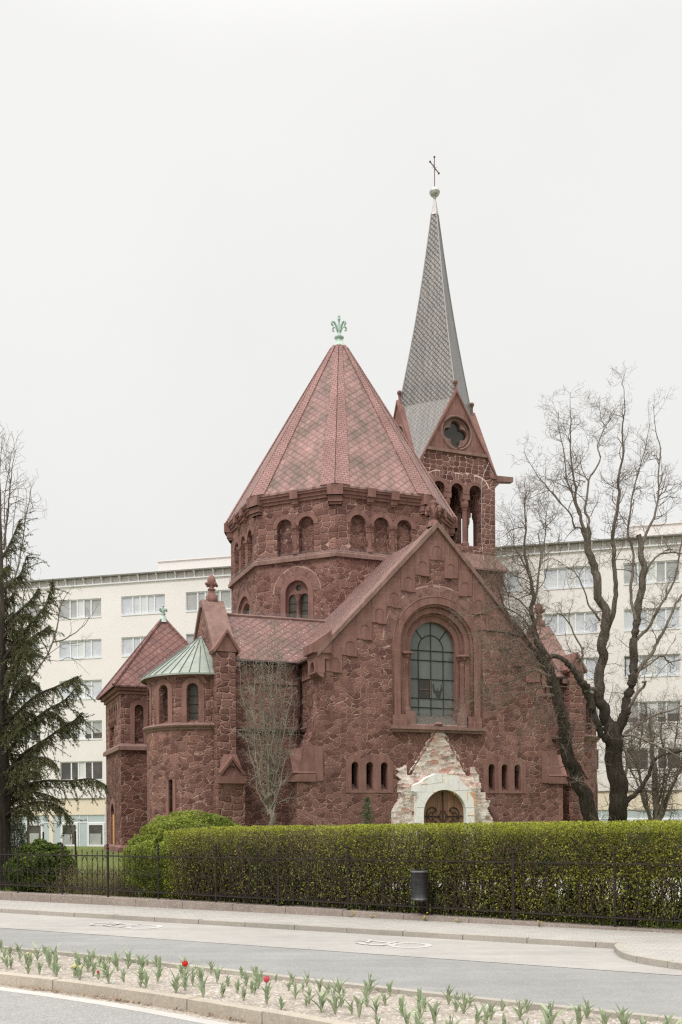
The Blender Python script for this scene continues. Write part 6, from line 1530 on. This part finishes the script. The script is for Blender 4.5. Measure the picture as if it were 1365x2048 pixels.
for k in range(1900):
    t = g.uniform(-13.2, 2.5); c = 15.5 + 1.2 * g.random(); h = float(hz(t)) * g.uniform(.75, 1.0); b0 = np.array(tuple(S(t, c, 0))); q = [b0]
    n_ = 7
    for i in range(1, n_): q.append(b0 + np.array([g.normal() * .045 * i ** .5, g.normal() * .04, h * i / (n_ - 1)]))
    r0 = g.uniform(.006, .019); TB.add(np.array(q), np.linspace(r0, .004, n_), 4)
    for j in range(5):
        i = g.integers(1, n_); p = q[i]; d = np.array([g.normal() * .5, g.normal() * .5 - .15, 1.0]); l = g.uniform(.15, .4); s_ = wander(g, p, d, min(l, max(.03, (h + .04 - p[2]))), 4, .12, np.array([0, 0, .05])); TB2.add(s_, np.linspace(.004, .002, 5), 3)
for k in range(16000):
    t = g.uniform(-13.2, 2.5); c = 15.45 + .8 * g.random() ** 1.5; z = g.uniform(.15, 1.5) if g.random() < .45 else g.uniform(.8, 1.52); p = np.array(tuple(S(t, c, z))); d = np.array([g.normal() * .6, g.normal() * .5, .9]); s_ = wander(g, p, d, g.uniform(.08, .26), 4, .16, np.array([0, 0, .03])); TB2.add(s_, np.linspace(.0032, .0018, 5), 3)
TB.build('stems', M_hstem, hedge); TB2.build('twigs', M_hstem2, hedge)
# leafless shrubs behind the open part of the fence
for i, (px, Y, hh, lab) in enumerate(((168, 22.6, .82, 'brown twiggy shrub behind the fence beside the boxwood'), (232, 21.8, .78, 'second twiggy shrub behind the fence, nearer the hedge'))):
    b = at(px, 1790, Y); b.z = .06; root = thing('twiggy_shrub', lab, 'shrub', b, 0, None); TB = Tubes(); CC = []
    for k in range(330):
        p = np.array(tuple(b)) + np.array([g.normal() * .34, g.normal() * .25, 0]); s_ = wander(g, p, np.array([g.normal() * .25, g.normal() * .25, 1.0]), hh * g.uniform(.5, 1.1), 8, .10, np.array([0, 0, .03])); TB.add(s_, np.linspace(.006, .002, 9), 3)
        for m_ in range(12): CC.append(s_[g.integers(2, 9)] + g.normal(size=3) * .02)
    TB.build('stems', M_hstem2, root); leafcloud('leaves', CC, .012, M_bush, root, .6, .3, 60 + i)
# grass
n = 26000; T = g.uniform(-24, 2.5, n); Cc = 15.62 + 5.5 * g.random(n) ** 1.6; keep = vnoise(np.stack([T, Cc, T * 0], 1) + 40, .5, 8) > .3; T, Cc = T[keep], Cc[keep]; n = len(T)
B0 = np.stack([SD.x * T + SN.x * Cc, SD.y * T + SN.y * Cc, np.full(n, .04)], 1); h = g.uniform(.05, .16, n)[:, None]; tp_ = B0 + np.concatenate([g.normal(size=(n, 2)) * .03, h], 1); sd_ = np.concatenate([g.normal(size=(n, 2)), np.zeros((n, 1))], 1); sd_ /= np.linalg.norm(sd_, axis=1)[:, None]
V = np.stack([B0 - sd_ * .005, B0 + sd_ * .005, tp_ + sd_ * .0012, tp_ - sd_ * .0012], 1).reshape(-1, 3)
tag(fastmesh('grass', V, np.arange(4 * n).reshape(n, 4), M_grass), 'rough tufty lawn grass behind the iron fence', 'grass', kind='stuff')

# ================================================================ DANDELIONS, TULIPS
def dandelion(t, c, n, label):
    b = S(t, c, 0.0); root = thing('dandelion', label, 'dandelion', b); mb = MB(); mf = MB()
    for k in range(9):
        a = k * .7 + random.random(); r = random.uniform(.03, .07); mb.quad(b + Vector((0, 0, .005)), b + Vector((math.cos(a - .2) * r * .6, math.sin(a - .2) * r * .6, .025)), b + Vector((math.cos(a) * r, math.sin(a) * r, .03)), b + Vector((math.cos(a + .2) * r * .6, math.sin(a + .2) * r * .6, .025)))
    for k in range(n):
        p = b + Vector((random.uniform(-.06, .06), random.uniform(-.05, .03), random.uniform(.05, .16) if n > 1 else .05)); mb.tube([b, p], .002, 3); mf.lathe(p, [(.001, -.008), (.012, -.002), (.016, .005), (.010, .010), (.001, .011)], 8)
    mb.build('leaves', M_grass, root, off=b); mf.build('flower_head', M_dand, root, off=b)
dandelion(-7.38, 15.26, 4, 'clump of dandelions against the plinth below the litter bin')
dandelion(-8.85, 15.24, 2, 'low dandelion at the plinth foot left of the litter bin, with two flowers')
dandelion(-8.42, 15.24, 1, 'single small dandelion between the two dandelion clumps by the plinth')
dandelion(-6.75, 15.22, 1, 'flat dandelion on the pavement edge right of the litter bin')
dandelion(-5.35, 15.2, 2, 'pair of dandelion flowers nearest the rounded pavement corner')
def tulip_mesh(seed, h=.22, bud=False, nl=5):
    g = random.Random(seed); V = []; Fq = []
    for k in range(nl):
        a = k * 2.4 + g.uniform(-.5, .5); lean = g.uniform(.15, 1.15); L = h * g.uniform(.6, 1.25); wd = g.uniform(.010, .019); z0 = g.uniform(0, .03) + (h * .32 if k > nl - 4 else 0)
        ca, sa = math.cos(a), math.sin(a); tw = g.uniform(-.5, .5)
        for s in range(7):
            f = s / 6; r = lean * L * (f ** 1.6) * .75; z = z0 + L * (f - .25 * lean * f * f); w_ = wd * math.sin(math.pi * min(1, .12 + f * .88)) ** .8 + .001
            cx, cy = ca * r, sa * r; px_, py_ = -math.sin(a + tw * f), math.cos(a + tw * f); fold = w_ * .6
            V += [(cx + px_ * w_, cy + py_ * w_, z + fold * .3), (cx + ca * fold * .8 * 1, cy + sa * fold * .8, z - fold * .25), (cx - px_ * w_, cy - py_ * w_, z + fold * .3)]
            if s:
                i = len(V) - 6; Fq += [(i, i + 1, i + 4, i + 3), (i + 1, i + 2, i + 5, i + 4)]
    mb = MB(); mb.v = V; mb.f = Fq
    mb.tube([(0, 0, 0), (.003, 0, h * .6), (0, 0, h * (1.0 if bud else .85))], .0045, 5)
    if bud: mb.lathe((0, 0, h * 1.0), [(.004, 0), (.010, .012), (.011, .028), (.001, .05)], 7)
    return mb
def flower_mb(h, r=.026, open_=1.0, off=(0, 0)):
    mb = MB()
    for k in range(6):
        a = k * math.pi / 3; q = []
        for s in range(5):
            f = s / 4; rr_ = r * (math.sin(.35 + f * 2.2) ** .8) * open_ * (1.0 if k % 2 else .9); z = h + f * r * 2.3; w_ = r * .62 * math.sin(math.pi * (.15 + .8 * f)) + .002
            cx, cy = off[0] + math.cos(a) * rr_, off[1] + math.sin(a) * rr_; q.append(((cx - math.sin(a) * w_, cy + math.cos(a) * w_, z), (cx + math.cos(a) * .004, cy + math.sin(a) * .004, z), (cx + math.sin(a) * w_, cy - math.cos(a) * w_, z)))
        for s in range(4): mb.quad(q[s][0], q[s][1], q[s + 1][1], q[s + 1][0]); mb.quad(q[s][1], q[s][2], q[s + 1][2], q[s + 1][1])
    return mb
protos = []
for v in range(9):
    mb = tulip_mesh(100 + v, .13 + .018 * (v % 4), v % 3 == 0, 7 + v % 4); o = mb.build('tulip', M_tul); protos.append(o); o['used'] = 0
LAB = 'grey-green tulip plant in leaf without an open flower, standing in the planted median bed'; GR = 'flowerless tulips in the median bed'
def plant(t, f, v, s=1.0, rz=None):
    a, b = c_near(t) + .16, c_far(t) - .16; c = a + (b - a) * f; loc = S(t, c, .02 * (1 - f) - .05 * f - .01); p = protos[v]
    if not p['used']: o = p; o['used'] = 1
    else: o = p.copy(); COL.objects.link(o)
    o.location = loc; o.rotation_euler = (random.uniform(-.12, .12), random.uniform(-.12, .12), rz if rz is not None else random.uniform(0, 6.28)); o.scale = (s, s, s * random.uniform(.9, 1.1)); tag(o, ('tulip plant with a closed green bud, ' if v % 3 == 0 else ('small low tulip with leaves only, ' if s < .75 else 'leafy tulip plant without any flower, ')) + ('in the row along the near kerb' if f < .27 else 'in the second row from the near kerb' if f < .53 else 'in the third row of the median bed' if f < .79 else 'in the far row beside the road edge'), 'tulip', GR); return o
t = -15.0; gt = random.Random(9)
red_t = []
while t < .6:
    for row, f in enumerate((.13, .40, .66, .90)):
        tt_ = t + gt.uniform(-.10, .10) + (.17 if row % 2 else 0); ff = min(.97, max(.05, f + gt.uniform(-.09, .09)))
        if gt.random() < (.90 if row < 3 else .72): plant(tt_, ff, gt.randrange(9), gt.uniform(.72, 1.12) * (.85 if row == 3 else 1))
        if gt.random() < .12: plant(tt_ + .1, min(.95, ff + .08), gt.randrange(9), gt.uniform(.5, .8))
    t += .24
for o in protos:
    if 'used' in o: del o['used']
for o in list(COL.objects):
    if o.name.startswith('tulip') and 'used' in o: del o['used']
def bloom(px, py, z, mat, label, h=.24, r=.026, nfl=1, open_=1.0):
    X_, Yv = 0, 0
    dx, dy = px - CX, HY - py; xx = dx * math.cos(ROLL) + dy * math.sin(ROLL); zz = -dx * math.sin(ROLL) + dy * math.cos(ROLL); Yv = (z - CAMH) / (zz / FPX); b = Vector((xx / FPX * Yv, Yv, z))
    root = thing('flowering_tulip', label, 'tulip', b); mb = tulip_mesh(int(px) + 7, h * .85, False, 6); mb.build('leaves', M_tul, root)
    for k in range(nfl):
        off = (0, 0) if k == 0 else (random.uniform(-.07, .07), random.uniform(-.05, .05)); hh = h * (1 if k == 0 else random.uniform(.75, .95)); m2 = MB(); m2.tube([(0, 0, 0), (off[0] * .5, off[1] * .5, hh * .6), (off[0], off[1], hh + .004)], .004, 5); m2.build('stem', M_tul, root); flower_mb(hh, r, open_, off).build('flower', mat, root)
bloom(371, 1971, -.01, M_red, 'tall tulip with a wide open red flower near the far edge of the bed', .20, .026, 1, 1.15)
bloom(386, 1973, -.01, M_tul, 'closed green tulip bud beside the tall red tulip', .15, .012, 1, .6)
bloom(534, 2010, .0, M_pink, 'tulip with a cupped pinkish red flower in the middle of the bed', .21, .026, 1, 1.0)
bloom(197, 1960, .0, M_red, 'short tulip with a tiny red bud left of the tall red one', .07, .013, 1, .8)
bloom(150, 1954, .0, M_yel, 'clump with several pale yellow flowers near the left end of the bed', .10, .020, 4, 1.1)
bloom(56, 1929, -.02, M_yel, 'small plant with one pale cream flower at the far left of the bed', .12, .014, 1, 1.0)

# thin black poles behind the boxwood
for px, y0, lab in ((88, 1666, 'thin black iron pole left of the boxwood top'), (153, 1664, 'thin leaning black pole behind the fence right of the boxwood')):
    b = at(px, 1760, 24.5); b.z = .08; mb = MB(); mb.tube([b, at(px - (1 if px < 100 else 2), y0, 24.5)], .022, 6); mb.lathe(at(px - (1 if px < 100 else 2), y0, 24.5), [(.022, 0), (.028, .01), (.001, .03)], 6); o = mb.build('iron_pole', M_iron); tag(o, lab, 'pole')

# ================================================================ OFFICE BUILDING BEHIND
bang = math.atan(.245); BD = Vector((math.cos(bang), -math.sin(bang), 0)); BN = Vector((-math.sin(bang), -math.cos(bang), 0))
FB = Fr((0, 75.9, 0), BD, BN)
office = thing('office_building', 'long cream five-storey block with white strip windows behind the church', 'office building', FB(0, -1.2))
OB = office.location
def B(name, mb, mat, parent=None, smooth=False): return mb.build(name, mat, parent or office, smooth, off=OB)
def fbox(mb, F, a0, a1, z0, z1, d0, d1):
    mb.hexa([F(a0, z0, d1), F(a1, z0, d1), F(a1, z0, d0), F(a0, z0, d0), F(a0, z1, d1), F(a1, z1, d1), F(a1, z1, d0), F(a0, z1, d0)])
cols_ = [-23.66 + 5.565 * k for k in range(-4, 12)]; rows_ = [(18.37 - 3.3 * k, 19.95 - 3.3 * k) for k in range(5)]; s0, s1 = -47, 44
mb = MB(); zprev = 21.05
for zb, zt_ in rows_:
    fbox(mb, FB, s0, s1, zt_, zprev, -.5, 0); zprev = zb; a = s0
    for c in cols_: fbox(mb, FB, a, c, zb, zt_, -.5, 0); a = c + 3.8
    fbox(mb, FB, a, s1, zb, zt_, -.5, 0)
fbox(mb, FB, s0, s1, 3.76, zprev, -.5, 0); fbox(mb, FB, s0, s1, -1.3, 21.0, -13, -.6)
B('upper_wall', mb, M_cream)
mb = MB(); fbox(mb, FB, s0, s1, 2.40, 3.70, -.5, -.06)
for c in cols_: fbox(mb, FB, c - 1.02, c - .72, -1.3, 2.40, -.5, -.06)
B('ground_floor_wall', mb, M_peach)
mb = MB(); fbox(mb, FB, s0, s1, 3.70, 3.76, -.5, .03); B('floor_ledge', mb, M_roofedge)
gr_ = random.Random(4)
for ci, c in enumerate(cols_):
    if c < -32 or c > 27: continue
    for ri, (zb, zt_) in enumerate(rows_):
        xs = [0, .98, 1.62, 2.22, 2.86, 3.8]; mb = MB(); d0, d1 = -.16, -.08
        fbox(mb, FB, c, c + 3.8, zb, zb + .12, d0, d1 + .12); fbox(mb, FB, c, c + 3.8, zt_ - .09, zt_, d0, d1)
        for x in xs: fbox(mb, FB, c + max(0, x - .055), c + min(3.8, x + .055), zb + .12, zt_ - .09, d0, d1)
        wnd = B('window', mb, M_pvc); alt_ = gr_.random() < .35
        top_ = ri < 2; dk = ri >= 4 or (ri == 3 and gr_.random() < .3) or (ci, ri) in ((9, 0),)
        mg = MB(); md = MB(); mw = MB()
        for k in range(5):
            a, b = c + xs[k] + .05, c + xs[k + 1] - .05
            if k == 2: fbox(mw, FB, a, b, zb + .12, zt_ - .09, d0 - .02, d0 + .03); continue
            if dk: md.quad(FB(a, zb + .1, d0 + .01), FB(b, zb + .1, d0 + .01), FB(b, zt_ - .08, d0 + .01), FB(a, zt_ - .08, d0 + .01))
            elif ri == 3:
                zm = zb + .45 + gr_.random() * .3; md.quad(FB(a, zb + .1, d0 + .01), FB(b, zb + .1, d0 + .01), FB(b, zm, d0 + .01), FB(a, zm, d0 + .01)); mg.quad(FB(a, zm, d0 + .01), FB(b, zm, d0 + .01), FB(b, zt_ - .08, d0 + .01), FB(a, zt_ - .08, d0 + .01))
            else: mg.quad(FB(a, zb + .1, d0 + .01), FB(b, zb + .1, d0 + .01), FB(b, zt_ - .08, d0 + .01), FB(a, zt_ - .08, d0 + .01))
        if mg.v: B('pane', mg, M_ofg1 if ri < 3 and not alt_ else M_ofg3, wnd)
        if md.v: B('dark_pane', md, M_ofg2, wnd)
        if mw.v: B('centre_panel', mw, M_offpan, wnd)
        if gr_.random() < .3:
            mt = MB(); fbox(mt, FB, c + .06, c + .92, zt_ - .16, zt_ - .09, d0 + .0, d0 + .1); fbox(mt, FB, c + .05, c + .10, zb + .14, zt_ - .1, d0, d0 + .1); o = B('sash_shadow_strip', mt, M_dark, wnd)  # black strips standing for the shadow of an open sash
    # ground floor: pale blue cladding with two windows
    pa = MB(); fbox(pa, FB, c - .70, c + 4.55, -1.3, 2.40, -.5, -.14); cl_ = B('blue_cladding', pa, M_bluepan)
    fr2 = MB(); gp = MB()
    for x in (c - .70, c + .02, c + 1.62, c + 2.36, c + 3.9, c + 4.49): fbox(fr2, FB, x, x + .06, -1.3, 2.40, -.14, -.11)
    fbox(fr2, FB, c - .70, c + 4.55, 1.74, 1.80, -.14, -.11); fbox(fr2, FB, c - .7, c + 4.55, 2.34, 2.40, -.14, -.11)
    for x in (c - .02, c + 2.36):
        x1 = x + 1.55
        for (a, b, z0, z1) in ((x, x1, -.22, -.02), (x, x1, 1.56, 1.74), (x, x + .17, -.02, 1.56), (x1 - .17, x1, -.02, 1.56)): fbox(fr2, FB, a, b, z0, z1, -.14, -.05)
        gp.quad(FB(x + .17, -.02, -.12), FB(x1 - .17, -.02, -.12), FB(x1 - .17, 1.56, -.12), FB(x + .17, 1.56, -.12))
    gw = B('ground_window', fr2, M_pvc); B('dark_pane', gp, M_ofg2, gw)
    ms = MB(); xx_ = c + .15
    for x in (c + .15, c + 2.53): fbox(ms, FB, x + .02, x + gr_.uniform(.5, 1.1), .0, .75 + gr_.random() * .2, -.118, -.112)
    B('window_screen', ms, M_ofg3, gw)
mb = MB(); fbox(mb, FB, s0, s1, 21.58, 21.68, -13, .38); rf = B('roof_slab', mb, M_roofedge)
mb = MB(); fbox(mb, FB, s0, s1, 21.05, 21.58, -.4, -.02); B('louvre_band', mb, M_rooflv, rf)
mb = MB(); fbox(mb, FB, s0, s1, 21.0, 21.10, -.02, .12); x = s0
while x < s1:
    fbox(mb, FB, x, x + .09, 21.10, 21.58, -.02, .09); x += .8
B('louvre_frames', mb, M_pvc, rf)
mb = MB(); x = s0
while x < s1:
    mb.hexa([FB(x, 21.30, .1), FB(x + .12, 21.30, .1), FB(x + .12, 21.34, .0), FB(x, 21.34, .0), FB(x, 21.57, .34), FB(x + .12, 21.57, .34), FB(x + .12, 21.58, 0), FB(x, 21.58, 0)]); x += 1.6
B('eaves_brackets', mb, M_pvc, rf)
for a0_, a1_ in ((-16.2, 1.5), (21.4, 44)):
    mb = MB(); fbox(mb, FB, a0_, a1_, 21.6, 23.35, -9, -3); fbox(mb, FB, a0_ - .1, a1_ + .1, 23.35, 23.45, -9.1, -2.9); B('penthouse', mb, M_cream)
mb = MB()
for x in (-9.6, -8.9): mb.tube([FB(x, 21.68, -2.85), FB(x, 24.6, -2.85)], .03, 5)
for z in (22, 22.4, 22.8, 23.2): mb.tube([FB(-9.6, z, -2.85), FB(-8.9, z, -2.85)], .02, 4)
B('roof_ladder', mb, M_pvc)
mb = MB(); mb.tube([FB(-19.52, -1, .1), FB(-19.52, 3.7, .1)], .05, 6); B('downpipe', mb, M_rooflv)
